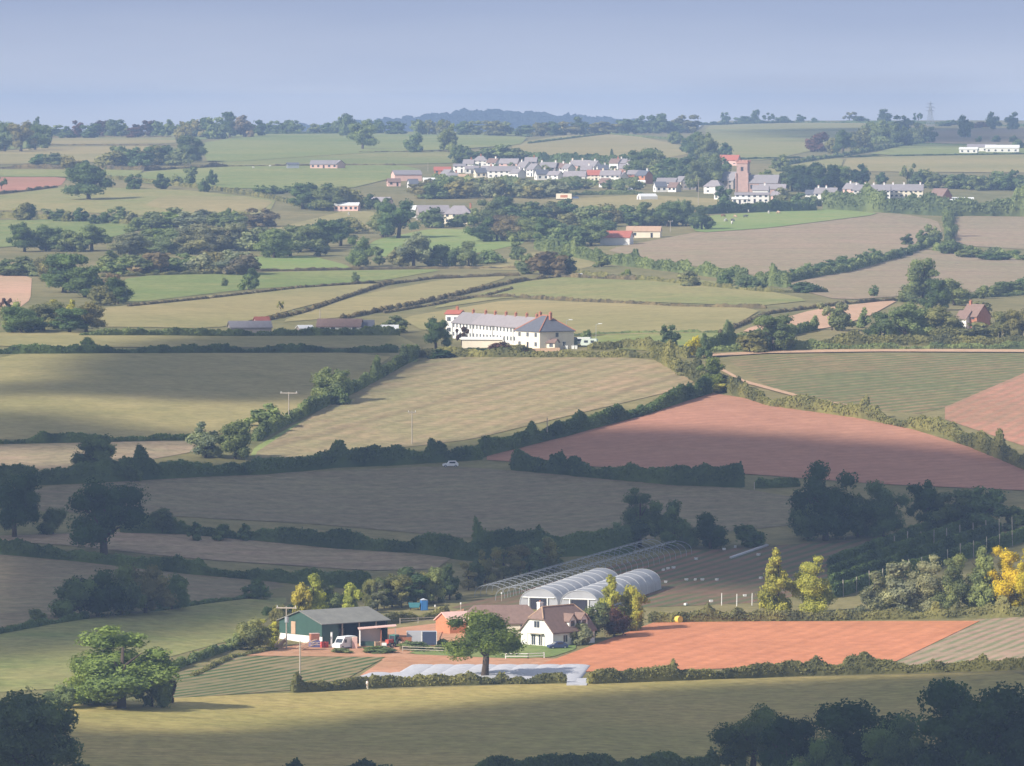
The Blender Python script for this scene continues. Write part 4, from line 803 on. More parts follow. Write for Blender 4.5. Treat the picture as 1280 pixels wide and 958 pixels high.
V = [  # u, v, w, d, hw, hr, rz, wall, roof, label, kwargs
 (508,226,18,11,4.2,2.6,14,PINKW,GREYR,'long pale-roofed barn with dark gable at the left end of village',dict(name='barn',win=(0,1),door=False)),
 (492,233,8,6,3,2,10,PINKW,BROWNR,'small brown-roofed cottage below the long pale-roofed barn',dict(win=(2,1))),
 (553,218,11,7,2.8,2.2,0,ORANGE,REDR,'red-roofed bungalow right of the long pale-roofed barn',dict(name='bungalow',win=(3,1))),
 (536,229,7,5,2.4,1,10,WHITE,FRAME,'low white shed in front of the red-roofed bungalow',dict(name='shed',win=(0,1),door=False)),
 (549,226,6,5,2.4,1,-10,CREAM,FRAME,'low cream shed in front of the red-roofed bungalow',dict(name='shed',win=(0,1),door=False)),
 (575,216,8,7,4.6,1.4,-12,WHITE,GREYR,'white block house with shallow roof near red-roofed bungalow',dict(win=(2,2))),
 (567,226,7,6,3.6,1.5,-10,WHITE,GREYR,'lower white house with small chimney beside cream annexe',dict(win=(2,1),chim=(.8,))),
 (580,228,7,6,3.8,1.4,-5,CREAM,TANR,'cream house with flat tan roof at garden edge',dict(win=(2,1))),
 (601,208,10,8,4.2,3,-8,WHITE,LILAC,'white house with lilac hipped roof standing above the others',dict(ends=(0,0),chim=(.5,))),
 (590,217,9,6,3.4,1.8,0,WHITE,LILAC,'long low white cottage beneath the lilac hipped house',dict(win=(3,1))),
 (609,221,7,8,4.6,2.6,-28,WHITE,GREYR,'narrow white house with steep front left of the long white house',dict(win=(2,2))),
 (628,223,18,8,5,3,-8,WHITE,GREYR,'long white house with grey roof in the left half of village',dict(win=(5,2),chim=(.05,))),
 (637,213,13,7,5,3,-18,PINKW,LILAC,'pinkish gabled house rising behind the long white house',dict(win=(3,2))),
 (656,219,8,8,5.2,3.8,-48,WHITE,GREYR,'white steep-gabled house with tall white chimney',dict(win=(2,2),chim=(.1,),cmat=WHITE)),
 (668,221,7,8,5,3.6,-50,WHITE,GREYR,'second white steep-gabled house joined to the chimney one',dict(win=(2,2))),
 (686,219,11,8,5.4,3.2,-14,LILAC,GREYR,'grey-walled house with white chimney at each end',dict(win=(3,2),chim=(.02,.98),cmat=WHITE)),
 (694,228,8,7,4.8,2.4,-30,WHITE,LILAC,'white gabled cottage behind the large garden tree',dict(win=(2,2))),
 (708,231,7,5,2.6,.8,-12,CREAM,FRAME,'low cream outbuilding under the grey-roofed long cottage',dict(name='shed',win=(0,1),door=False)),
 (719,228,14,8,4,3.2,-10,WHITE,LILAC,'grey-roofed long white cottage left of the red-roofed terrace',dict(win=(4,1),chim=(.1,),cmat=WHITE)),
 (726,217,13,8,5.6,3.4,-16,PINKW,LILAC,'tall house with faded roof and white chimney stack behind',dict(win=(3,2),chim=(.02,.6),cmat=CREAM)),
 (742,219,9,8,5.6,4,-48,WHITE,GREYR,'white triangular gable house above the red-roofed terrace',dict(win=(2,2),chim=(.7,),cmat=WHITE)),
 (744,227,10,8,4.4,3,-8,CREAM,REDR,'cream house under the red tiled roof in village centre',dict(win=(4,2))),
 (764,229,13,8,5.2,3,-12,WHITE,LILAC,'bright white house joined to the red-roofed cream house',dict(win=(4,2),chim=(.05,.7),cmat=CREAM)),
 (786,212,14,8,4.6,2.8,-6,LILAC,LILAC,'lilac-roofed row house at the back right of village',dict(win=(4,2),chim=(.1,.95),cmat=WHITE)),
 (805,230,8,8,5.6,3,-40,ORANGE,SLATE,'orange brick house with dark slate roof at right of village',dict(win=(2,2),chim=(.9,),cmat=WHITE)),
 (814,224,9,7,5,2.6,-10,BRICK,SLATE,'dark brick house joined behind the orange brick house',dict(win=(3,2))),
 (793,226,8,7,4.4,2.4,-10,BRICK,LILAC,'dull red house left of the orange brick house',dict(win=(2,2))),
 (799,233,7,5,2.6,1.2,0,WHITE,WHITE,'low white garage below the orange brick house',dict(name='garage',win=(0,1),door=False)),
 (834,237,12,8,4.6,2.6,-14,WHITE,GREYR,'white house with grey roof and pinkish base near the tent',dict(win=(4,2))),
 (853,237,6,8,5,3.2,-50,CREAM,GREYR,'cream gabled house with one small window',dict(win=(2,2))),
 (862,237,8,8,4.8,3,0,STONE,LILAC,'grey stone house joined to the cream gabled house',dict(win=(3,2))),
 (893,242,11,8,4.6,3.4,-22,WHITE,LILAC,'white house with hipped lilac roof left of church',dict(ends=(0,0),win=(2,2))),
 (940,254,20,8,5,1.2,-4,WHITE,LILAC,'long flat-topped white building below the church',dict(win=(6,2))),
 (925,255,9,7,3,1,-4,WHITE,FRAME,'low white wing in front of the flat-topped building',dict(win=(3,1))),
 (912,207,14,8,4,3.4,-20,PINKW,REDR,'red-roofed farmhouse above the church on the slope',dict(win=(3,2))),
 (914,236,11,9,5.5,5,-42,STONE,GREYR,'steep grey-roofed stone house left of church tower',dict(win=(2,2))),
 (966,243,16,7,3.6,2.6,-10,PSTONE,LILAC,'low lilac-roofed cottage right below the church',dict(win=(4,1))),
 (974,252,8,7,3.8,2.2,-20,PINKW,LILAC,'small pink house at the right end below church',dict(win=(2,1))),
 (1016,251,8,7,4,2.4,-10,WHITE,SLATE,'small white house joined to the white-fronted house by the dark wood',dict(win=(2,2))),
 (1033,253,13,8,5.4,3.2,-16,WHITE,GREYR,'white-fronted house below the blackish wood',dict(win=(4,2),chim=(.1,.5),cmat=WHITE)),
 (1066,247,9,8,5.4,3.2,-40,PINKW,GREYR,'pink gabled house at left end of the long terrace',dict(win=(2,2),chim=(.3,),cmat=WHITE)),
 (1090,248,22,8,5,3.2,-6,WHITE,GREYR,'left white half of the long village terrace',dict(win=(8,2),chim=(.05,.3,.55,.85),cmat=WHITE)),
 (1130,248,23,8,5,3.4,-6,CREAM,GREYR,'right cream half of the long village terrace',dict(win=(8,2),chim=(.2,.5,.95),cmat=WHITE)),
 (1176,254,10,8,4.6,4,-44,BRICK,BROWNR,'red brick gabled house right of the long terrace',dict(win=(2,2))),
 (1166,253,6,5,2.8,1,-10,WHITE,LILAC,'white lean-to left of the red brick gabled house',dict(name='shed',win=(0,1),door=False)),
 (1203,254,13,7,2.6,.8,-4,DARK,FRAME,'dark low shed with bright white roof beyond the brick house',dict(name='shed',win=(0,1),door=False)),
 (1190,256,7,5,2.4,.8,-12,STONE,FRAME,'small grey shed beside the white-roofed shed',dict(name='shed',win=(0,1),door=False)),
 (1211,192,14,9,3.4,1.4,-10,WHITE,FRAME,'far white farm shed, left of the pair on the right slope',dict(name='barn',win=(3,1),door=False)),
 (1227,190,22,10,4,2,-6,WHITE,LILAC,'far white barn in the middle of the right slope group',dict(name='barn',win=(4,1),door=False)),
 (1253,191,26,10,4,2,-6,WHITE,FRAME,'far long white barn at the right of the right slope group',dict(name='barn',win=(5,1),door=False)),
 (406,211,19,9,3.2,2.6,-8,PINKW,GREYR,'pink bungalow with pale front alone on the far green field',dict(name='bungalow',win=(5,1))),
 (422,211,6,9,3.4,2.4,-42,PINKW,GREYR,'gabled pink porch wing at right end of the pink bungalow',dict(name='annexe',win=(1,1))),
 (366,211,8,6,3,1.2,10,METAL,SLATE,'small bluish shed left of the pink bungalow',dict(name='shed',win=(0,1),door=False)),
 (434,264,12,6,3,1.2,-10,PINKW,FRAME,'row of low pinkish sheds by the brown paddock',dict(name='shed',win=(5,1),door=False)),
 (476,258,12,7,3,2.4,-20,PINKW,LILAC,'pinkish barn roof among trees right of the brown paddock',dict(name='barn',win=(0,1),door=False)),
 (541,275,15,8,4,3,12,STONE,LILAC,'long grey-roofed stone building left of the brick hollow house',dict(name='barn',win=(3,1))),
 (523,272,9,6,4,1.8,-6,WHITE,FRAME,'white-roofed shed at left of the grey-roofed stone building',dict(name='shed',win=(0,1),door=False)),
 (574,280,13,9,5,3.6,-10,CREAM,LILAC,'brick and cream house with hipped roof in the wooded hollow',dict(ends=(0,0),win=(4,2),chim=(.95,))),
 (771,306,13,9,3.4,2.6,-12,WHITE,REDR,'white barn with bright red roof under the village',dict(name='barn',win=(0,1),door=False)),
 (805,297,15,8,3,2,-6,CREAM,TANR,'cream low building with tan roof right of the red barn',dict(name='barn',win=(2,1))),
 (759,298,5,4,2.6,.8,0,WHITE,FRAME,'small white shed left of the red-roofed barn',dict(name='shed',win=(0,1),door=False)),
 (1220,411,6.5,6.5,4.2,3.4,-46,BRICK,BROWNR,'red brick cottage with white gable window hidden in trees',dict(win=(2,2),chim=(.1,))),
 (1207,411,4,5,3.4,2.2,-40,WHITE,BROWNR,'white wing peeping left of the red brick tree cottage',dict(win=(1,1))),
 (312,422,15,10,2.8,1.8,8,STONE,GREYR,'grey-roofed low barn behind the left crest',dict(name='barn',win=(0,1),door=False)),
 (327,418,5,5,4.2,2,20,PINKW,REDR,'red and white cottage end beside the grey-roofed crest barn',dict(name='cottage',win=(1,2))),
 (425,419,16,8,3.2,2.2,-6,WHITE,BROWNR,'white bungalow with brown roof behind shrubs on the crest',dict(name='bungalow',win=(4,1))),
 (455,416,7,6,3.2,1.8,0,STONE,SLATE,'dark-roofed shed joined right of the crest bungalow',dict(name='shed',win=(0,1),door=False)),
 (381,416,5,4,2.4,.8,20,STONE,FRAME,'pale-roofed small shed left of the crest bungalow',dict(name='shed',win=(0,1),door=False)),
 (487,417,6,4,2,1.2,0,METAL,FRAME,'small greenhouse-like pale shed by rounded shrub on crest',dict(name='shed',win=(2,1),door=False)),
 (474,418,7,3.5,1.8,.7,0,WOOD,LILAC,'low grey timber shed beside the pale crest shed',dict(name='shed',win=(0,1),door=False)),
]
for t in V:
    t = list(t)
    if t[1] < 262:
        for k_ in (2, 3, 4, 5): t[k_] *= 0.86
    if 414 < t[1] < 423 and t[0] < 500: t[1] = 417.5; t[2] *= .85; t[4] *= .8
    house(*t[:10], group=VH_ if t[1] < 260 and 480 < t[0] < 1200 else None, **t[10])
EX = [
 (560,224,6,6,3,2.4,-48,WHITE,GREYR,'low white cottage tucked under the red-roofed bungalow'),
 (586,213,6,6,4,2.4,-8,WHITE,LILAC,'tiny white house left of the lilac hipped house'),
 (600,222,6,6,3,2.4,14,CREAM,SLATE,'small cream cottage under the left end of long white house'),
 (617,212,6,6,4.2,2.4,-30,WHITE,BROWNR,'small white house peeping behind the long white house'),
 (647,224,7,6,3.4,2.4,-48,WHITE,GREYR,'white cottage between long white house and steep gables'),
 (664,211,7,6,4.4,2.4,-8,LILAC,LILAC,'small grey house behind the twin steep white gables'),
 (677,225,7,6,3.4,2.4,14,WHITE,SLATE,'white cottage right of the twin steep gables'),
 (701,219,7,6,4.4,2.4,-30,WHITE,BROWNR,'white house between grey-walled house and tall faded house'),
 (711,220,5,6,4.4,2.4,-48,WHITE,GREYR,'narrow white house left of the tall faded-roof house'),
 (733,221,6,6,4,2.4,-8,WHITE,LILAC,'small white house filling the gap left of triangular gable'),
 (753,221,6,6,4.4,2.4,14,WHITE,SLATE,'white house peeping right of the triangular gable'),
 (757,234,5,6,2.4,2.4,-30,WHITE,BROWNR,'tiny white lean-to below the red-roofed cream house'),
 (776,229,6,6,3.6,2.4,-48,WHITE,GREYR,'white cottage right end of bright white village house'),
 (781,219,6,6,4,2.4,-8,PINKW,LILAC,'small pink house under the lilac row house'),
 (825,240,6,6,3,2.4,14,WHITE,SLATE,'small white cottage left of the pinkish-based white house'),
 (843,240,5,6,2.6,2.4,-30,WHITE,BROWNR,'white shed between pinkish-based house and cream gable'),
 (903,250,6,6,3,2.4,-48,WHITE,GREYR,'small white cottage left of the flat-topped white building'),
 (951,246,8,6,3.6,2.4,-8,WHITE,LILAC,'white cottage behind the flat-topped white building'),
 (516,235,5,6,2.4,2.4,14,WHITE,SLATE,'small white shed below the long pale-roofed barn'),
 (770,212,6,6,4,2.4,-30,WHITE,BROWNR,'small white house left of the lilac row house'),
]
for t in EX: house(*t, win=(2, 2 if t[4] > 4 else 1), chim=(.8,) if t[4] > 3.2 else (), cmat=WHITE if t[0] % 2 else None, group=VH_, door=False)
# church: battlemented tower and nave
o = empty('church', P(929, 240), R(-14)); tag(o, 'pinkish stone church tower with battlements and grey nave', 'church')
t = MB().box(-2.9, 2.9, -2.9, 2.9, -1.5, 15.2)
for sx in (-1, 1):
    for sy in (-1, 1): t.prism([(sx*2.9, sy*2.9, -1), (sx*3.5, sy*2.9, -1), (sx*3.5, sy*3.5, -1), (sx*2.9, sy*3.5, -1)], (0, 0, 11))
tw = t.build('tower', PSTONE, o); pb = MB().box(-3.2, 3.2, -3.2, -2.8, 15.0, 16.0).box(-3.2, 3.2, 2.8, 3.2, 15.0, 16.0).box(-3.2, -2.8, -2.8, 2.8, 15.0, 16.0).box(2.8, 3.2, -2.8, 2.8, 15.0, 16.0)
for i in range(4):
    a = -3.0 + 2.0 * i
    for s in (-3.2, 2.8): pb.box(a - .5, a + .5, s, s + .4, 16.0, 16.8); pb.box(s, s + .4, a - .45, a + .45, 16.0, 16.79)
pb.build('battlements', paint('red_sandstone', (0.48, 0.26, 0.21), 0.9, 0.1, 0.15), tw)
add_window(o, 0, -2.9, 11, 1.4, 2.2, 0, mat=DARK); add_window(o, -2.9, 0, 11, 1.4, 2.2, 1, mat=DARK)
n = empty('nave', (11, 1, 0)); n.parent = o
wall_shape(16, 8, 5, 4).build('wall', PSTONE, n); roof_shape(16, 8, 5, 4).build('roof', GREYR, n)
for i in range(4): add_window(n, -6 + 4*i, -4, 1.6, 1.1, 2.2, 0)
# white terrace on the knoll: long lit front, slate-hipped end house
def between(a, b): A, B = P(*a), P(*b); d = B - A; return (A + B) / 2, math.degrees(math.atan2(d.y, d.x)), Vector((d.x, d.y, 0)).length
A0, A1 = P(566, 423), P(668, 434)
for i in range(4):
    a = A0.lerp(A1, i / 4); b = A0.lerp(A1, (i + 1) / 4); d = b - a; L = Vector((d.x, d.y, 0)).length
    lab = ['far left white house of the knoll terrace, beside its red-roofed gable', 'second white house of the knoll terrace counting from its left', 'third white house of the knoll terrace, left of dark downpipe', 'white terrace house touching the slate-roofed end house'][i]
    yaw = math.atan2(d.y, d.x); nrm = Vector((-math.sin(yaw), math.cos(yaw), 0)); c = (a + b) / 2 + nrm * 3.5; c.z = min(a.z, b.z) + 0.15 * i
    h = house(0, 0, L - .02, 7.4, 5.2 - .002 * i, 2.9, math.degrees(yaw), WHITE, LILAC if i else GREYR, lab, chim=(.1, .6) if i else (.5,), win=(6, 2), near=True, gw=False, loc=c, group='houses of the white terrace')
    MB().box(-L/2 + .3, -L/2 + .42, -3.84, -3.72, 0, 5.2).build('downpipe', DARK, h)
house(569, 418, 4.6, 5, 6.6, 1.0, -20, WHITE, REDR, 'white gable wing with red roof at far left of the knoll terrace', win=(2,2), near=True, chim=(.7,), group='houses of the white terrace')
e = house(681, 436, 13.5, 12, 5.6, 4.2, -58, CREAM, SLATE, 'cream end house with dark slate hipped roof and red ridge tiles', ends=(0, 0), win=(3, 2), near=True, chim=(.3, .75), gw=False, group='houses of the white terrace')
rd = MB(); zr = 5.6 + 4.2 + .12; y0 = 6.35; ze = 5.6 - .35 * .7 + .12
for s in (-1, 1):
    xe = s * (6.75 + .35); xr = xe - s * 5.7
    for y in (-y0, y0): rd.bar((xe, y, ze), (xr, 0, zr), .16, 5)
rd.bar((-1.4, 0, zr), (1.4, 0, zr), .17, 5); rd.build('ridge_tiles', POT, e)
for (y, z) in ((-2.5, 1.0), (2.5, 1.0), (0, 3.7)): add_window(e, 6.75, y, z, 1.0, 1.2, 2, True)
house(687, 437.5, 4.6, 3, 2.4, .9, -24, CREAM, BROWNR, 'small cream porch with brown roof before the slate-roofed house', name='porch', win=(2, 1), near=True, door=False)
house(660, 436, 5, 4, 2.3, 1.2, -40, CREAM, TANR, 'cream lean-to shed in the terrace garden', name='shed', win=(0, 1), door=False)
house(603, 434.5, 12, 3, 2.6, .5, -6, CREAM, FRAME, 'blank pale yellow garage wall below the white terrace', name='garage', win=(0, 1), door=False)
house(630, 425, 4, 3, 2.2, .8, -30, BRICK, REDR, 'small red shed against the white terrace front', name='shed', win=(0, 1), door=False)
tree(625, 440, 34, 13, 'bush', 'plum', 'purplish bush in the garden below the white terrace'); tree(648, 441, 30, 11, 'bush', 'olive', 'olive bush at garden foot of the cream end house')
tree(596, 442, 40, 8, 'bush', 'deep', 'low blackish bush under the pale yellow garage wall'); tree(552, 448, 34, 12, 'bush', 'deep', 'low blackish bush under the dark oak by the terrace')
def wallbit(pts, h, mat, label):
    m = MB()
    for a, b in zip(pts, pts[1:]):
        A, B = P(*a), P(*b); d = (B - A).normalized(); nx = Vector((-d.y, d.x, 0)) * .15
        m.prism([A - nx - Vector((0,0,.3)), B - nx - Vector((0,0,.3)), B + nx - Vector((0,0,.3)), A + nx - Vector((0,0,.3))], (0, 0, h + .3))
    tag(m.build('garden_wall', mat), label, 'wall')
wallbit([(650,441),(670,440),(700,439)], 1.0, TANR, 'low tan garden wall before the cream end house')

# farmhouse: half-hipped white gable, brown roof, two dormers
o = empty('farmhouse', P(684, 808) + Vector((2.2, 5.5, 0)), R(47)); tag(o, 'white farmhouse with half-hipped brown roof and two dormers', 'farmhouse')
L, D, hw, hr = 12.5, 8.8, 3.2, 4.5
wl = wall_shape(L, D, hw, hr, .55, .55).build('wall', WHITE, o); rf = roof_shape(L, D, hw, hr, .55, .55, .4, .25).build('roof', BROWNR, o)
rt = MB(); zc = hw + .55 * hr; rt.bar((-L/2 + 1.5, 0, hw + hr + .12), (L/2 - 1.5, 0, hw + hr + .12), .13, 5)
for s in (-1, 1):
    for y in (-1, 1): rt.bar((s*(L/2+.4), y*2.1, zc - .05), (s*(L/2+.4-1.9), 0, hw + hr + .1), .12, 5)
rt.build('ridge_tiles', TANR, rf)
chimney(o, -L/2 + 2.2, 1.2, hw + hr - 1.2, 1.0, 2.2, WHITE, 1)
add_window(o, -L/2, 0.0, 3.7, 1.5, 1.3, 1, True); add_window(o, -L/2, -1.0, 0.2, 1.0, 2.1, 1, True); add_window(o, -L/2, 0.9, 0.2, 1.0, 2.1, 1, True)
MB().box(-L/2 - .9, -L/2 - .02, -2.0, 1.9, 2.45, 2.58).bar((-L/2 - .8, -1.9, 0), (-L/2 - .8, -1.9, 2.45), .06).bar((-L/2 - .8, 1.8, 0), (-L/2 - .8, 1.8, 2.45), .06).build('porch', WOOD, o)
for x in (-2.6, 1.4, 4.2): add_window(o, x, -D/2, .8, 1.2, 1.4, 0, True)
for x in (0.2, 3.6):
    dm = MB(); w2 = 1.05; y0, y1 = -D/2 + .5, -D/2 + 3.6; zb, zw, zt = hw + .3, hw + 2.0, hw + 3.1
    dm.add([(x-w2,y0,zb),(x+w2,y0,zb),(x+w2,y0,zw),(x,y0,zt),(x-w2,y0,zw),(x-w2,y1,zw),(x+w2,y1,zw),(x,y1,zt)], [(0,1,2,3,4),(0,4,5),(1,6,2)])
    dmo = dm.build('dormer', WHITE, o); rb = MB(); z0 = zw - .3
    shell(rb, [(x-w2-.35,y0-.35,z0),(x,y0-.35,zt+.08),(x+w2+.35,y0-.35,z0),(x+w2+.35,y1-.4,z0),(x,y1+.6,zt+.08),(x-w2-.35,y1-.4,z0)], [(1,0,5,4),(2,1,4,3)], .18); rb.build('roof', BROWNR, dmo)
    add_window(dmo, x, y0, zb + .35, 1.1, 1.1, 0)
MB().box(L/2 - 2.2, L/2 - 2.08, -D/2 - .12, -D/2, 0, hw).build('downpipe', DARK, o)
house(626, 793, 13, 7, 2.8, 3.2, 6, CREAM, BROWNR, 'long brown-roofed outbuilding behind the hedge oak', name='outbuilding', win=(3, 1), near=True, ends=(.6, .6))
house(572, 790, 7, 6, 2.6, 1.6, 30, ORANGE, PINKW, 'small pink-roofed shed on the red track', name='shed', win=(0, 1), door=False)

# green open-fronted barn
o = empty('barn', P(408, 806) + Vector((1.2, 9.0, 0)), R(40)); tag(o, 'dark green open-fronted barn with white block base and dull roof', 'barn')
L, D, hw, hr = 17.0, 14.0, 4.4, 2.2; x, y = L/2, D/2
MB().box(-x, -x + .25, -y, y, -1, 1.7).box(-x + .25, x, y - .25, y, -1, 1.7).build('base_wall', WHITE, o)
c = MB(); c.prism([(-x - .06, y, 1.7), (-x - .06, -y, 1.7), (-x - .06, -y, hw), (-x - .06, 0, hw + hr), (-x - .06, y, hw)], (.12, 0, 0)); c.box(-x + .3, x, y - .15, y - .03, 1.7, hw); c.prism([(x - .1, y - .2, -1), (x - .1, -y, -1), (x - .1, -y, hw), (x - .1, 0, hw + hr), (x - .1, y - .2, hw)], (.12, 0, 0)); c.box(-x + .1, -x + 4.2, -y - .02, -y + .1, 0, hw - .3)
c.build('cladding', GREEN, o); roof_shape(L, D, hw, hr, 1, 1, .5, .15).build('roof', paint('barn_roof', (0.23, 0.225, 0.20), 0.75, 0.2, 0.22, 0.35), o)
for i in range(3): MB().box(-x + 5.2 + 4.4*i, -x + 5.45 + 4.4*i, -y + .05, -y + .3, -.5, hw - .25).build('post', WOOD, o)
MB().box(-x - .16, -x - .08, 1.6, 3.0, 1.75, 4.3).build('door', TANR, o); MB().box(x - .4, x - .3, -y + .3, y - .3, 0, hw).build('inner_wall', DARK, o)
# farm clutter
def simple(name, label, cat, u, v, parts, rz=0.0, dz=0.0, group=None):
    """a thing whose parts are given as (name, MB, material)"""
    if len(parts) == 1:
        o = parts[0][1].build(name, parts[0][2]); o.location = P(u, v, dz); o.rotation_euler = (0, 0, R(rz)); return tag(o, label, cat, group)
    o = empty(name, P(u, v, dz), R(rz)); tag(o, label, cat, group)
    for nm, mb, mt in parts: mb.build(nm, mt, o)
    return o
def col(c, r=.5, s=.4): return paint('coat_%d_%d_%d' % tuple(int(k * 100) for k in c), c, r, s, .06, 1.0)
def wheels(o, xs, y, r, w=.22):
    for x in xs:
        for s in (-1, 1):
            t = MB().bar((x, s*y - w/2, r), (x, s*y + w/2, r), r, 14).build('wheel', TYRE, o)
            MB().bar((x, s*(y + w/2) - .02*s, r), (x, s*(y + w/2) + .02*s, r), r*.55, 10).build('rim', METAL, t)
def vehicle(name, label, cat, u, v, rz, prof, glass, width, coat, wh, r, dz=0.0, group=None):
    """prof: side outline (x, z), front at -x; glass: side panes as x0,x1,z0,z1; windscreen quad from two profile points"""
    o = empty(name, P(u, v, dz), R(rz)); tag(o, label, cat, group); b = MB()
    b.prism([(x, -width/2, z) for x, z in prof], (0, width, 0)); b.build('body', coat, o)
    sx0, sz0, sx1, sz1 = glass[0]; dx, dz_ = sx1 - sx0, sz1 - sz0; l = math.hypot(dx, dz_); nx_, nz_ = -dz_/l*.02, dx/l*.02
    MB().prism([(sx0 + nx_, -width*.42, sz0 + nz_), (sx1 + nx_, -width*.42, sz1 + nz_), (sx1 + nx_, width*.42, sz1 + nz_), (sx0 + nx_, width*.42, sz0 + nz_)], (-nx_*.7, 0, -nz_*.7)).build('windscreen', GLASS, o)
    for (a, b_, c, d) in glass[1:]:
        for s in (-1, 1): MB().box(a, b_, s*(width/2 + .005) - .012, s*(width/2 + .005) + .012, c, d).build('window', GLASS, o)
    wheels(o, wh, width/2 - .1, r); return o
vehicle('van', 'white high-roofed van parked before the green barn', 'van', 430, 811, 52, [(-2.5,.35),(-2.5,1.05),(-1.8,1.25),(-1.2,2.1),(-.9,2.45),(2.5,2.5),(2.5,.35)], [(-1.8,1.3,-1.22,2.05),(-1.1,-.3,1.3,1.95)], 2.0, col((.78,.79,.80)), (-1.6, 1.6), .36)
vehicle('car', 'dark blue car parked at the right wall of farmhouse', 'car', 697, 811, 20, [(-2,.3),(-2,.75),(-1.1,.9),(-.5,1.4),(1.0,1.42),(1.7,.95),(2,.85),(2,.3)], [(-1.08,.93,-.53,1.36),(-.3,.9,.95,1.3)], 1.7, col((.05,.07,.16)), (-1.3, 1.3), .31)
vehicle('car', 'white car parked by the hedge gap in the shaded middle', 'car', 563, 584, 4, [(-2,.3),(-2,.75),(-1.1,.95),(-.5,1.55),(1.4,1.6),(2,.95),(2,.3)], [(-1.08,.98,-.53,1.5),(-.3,1.2,1.0,1.4)], 1.7, col((.8,.8,.82)), (-1.3, 1.3), .31)
vehicle('car', 'white car on the middle lane beside the wide brownish tree', 'car', 723, 347, 4, [(-2,.3),(-2,.75),(-1.1,.95),(-.5,1.55),(1.4,1.6),(2,.95),(2,.3)], [(-1.08,.98,-.53,1.5),(-.3,1.2,1.0,1.4)], 1.7, col((.8,.8,.82)), (-1.3, 1.3), .31)
for (u, v, c, lab) in [(729,432,(.70,.72,.68),'white touring caravan right of the cream end house'),(737,434,(.55,.62,.55),'pale green caravan beside the white touring caravan')]:
    o = vehicle('caravan', lab, 'caravan', u, v, -12, [(-2.4,.5),(-2.6,1.2),(-2.2,2.4),(2.2,2.5),(2.5,1.3),(2.4,.5)], [(-2.58,1.3,-2.25,2.3),(-1.5,-.3,1.3,2.0),(.5,1.6,1.3,2.0)], 2.1, col(c), (.1,), .33)
simple('shed', 'small green shed beside the cream end house', 'shed', 712, 434, [('wall', wall_shape(4, 3, 2.1, .8), GREEN), ('roof', roof_shape(4, 3, 2.1, .8, 1, 1, .2, .1), SLATE)], -20)
for i, u in enumerate((708, 716, 720)):
    simple('wheelie_bin', ['leftmost of three pale bins beside the green shed', 'middle one of three pale bins beside the green shed', 'rightmost of three pale bins beside the green shed'][i], 'bin', u, 436.5, [('body', MB().prism([(-.35,-.35,0),(.35,-.35,0),(.42,-.42,1.1),(-.42,-.42,1.1)], (0,.75,0)), FRAME), ('lid', MB().box(-.46,.46,-.5,.42,1.1,1.18), METAL)], 0, 0, 'bins by the green shed')
simple('trailer', 'pale yellow box trailer parked in the village meadow', 'trailer', 705, 251, [('box', MB().box(-4,4,-1.2,1.2,.9,3.6), CREAM), ('chassis', MB().box(-4,4.4,-.9,.9,.55,.88), DARK), ('panel', MB().box(-1.8,1.9,-1.24,-1.21,1.6,2.9), ORANGE), ('wheel', MB().bar((2.4,-1.2,.45),(2.4,-.9,.45),.45,10), TYRE), ('wheel', MB().bar((2.4,.9,.45),(2.4,1.2,.45),.45,10), TYRE)], -4)
vehicle('car', 'blue car parked right of the village meadow trailer', 'car', 719, 249, 0, [(-2,.3),(-2,.75),(-1.1,.9),(-.5,1.4),(1.0,1.42),(1.7,.95),(2,.85),(2,.3)], [(-1.08,.93,-.53,1.36),(-.3,.9,.95,1.3)], 1.7, col((.10,.14,.26)), (-1.3, 1.3), .31)
for (u, lab) in ((777, 'left pale car below the bright white village house'), (786, 'right pale car below the bright white village house')):
    vehicle('car', lab, 'car', u, 238, 10, [(-2,.3),(-2,.75),(-1.1,.9),(-.5,1.4),(1.0,1.42),(1.7,.95),(2,.85),(2,.3)], [(-1.08,.93,-.53,1.36),(-.3,.9,.95,1.3)], 1.7, col((.62,.66,.72)), (-1.3, 1.3), .31)
DULL = paint('dull_steel', (0.33, 0.35, 0.38), 0.6, 0.3, 0.1, 3)
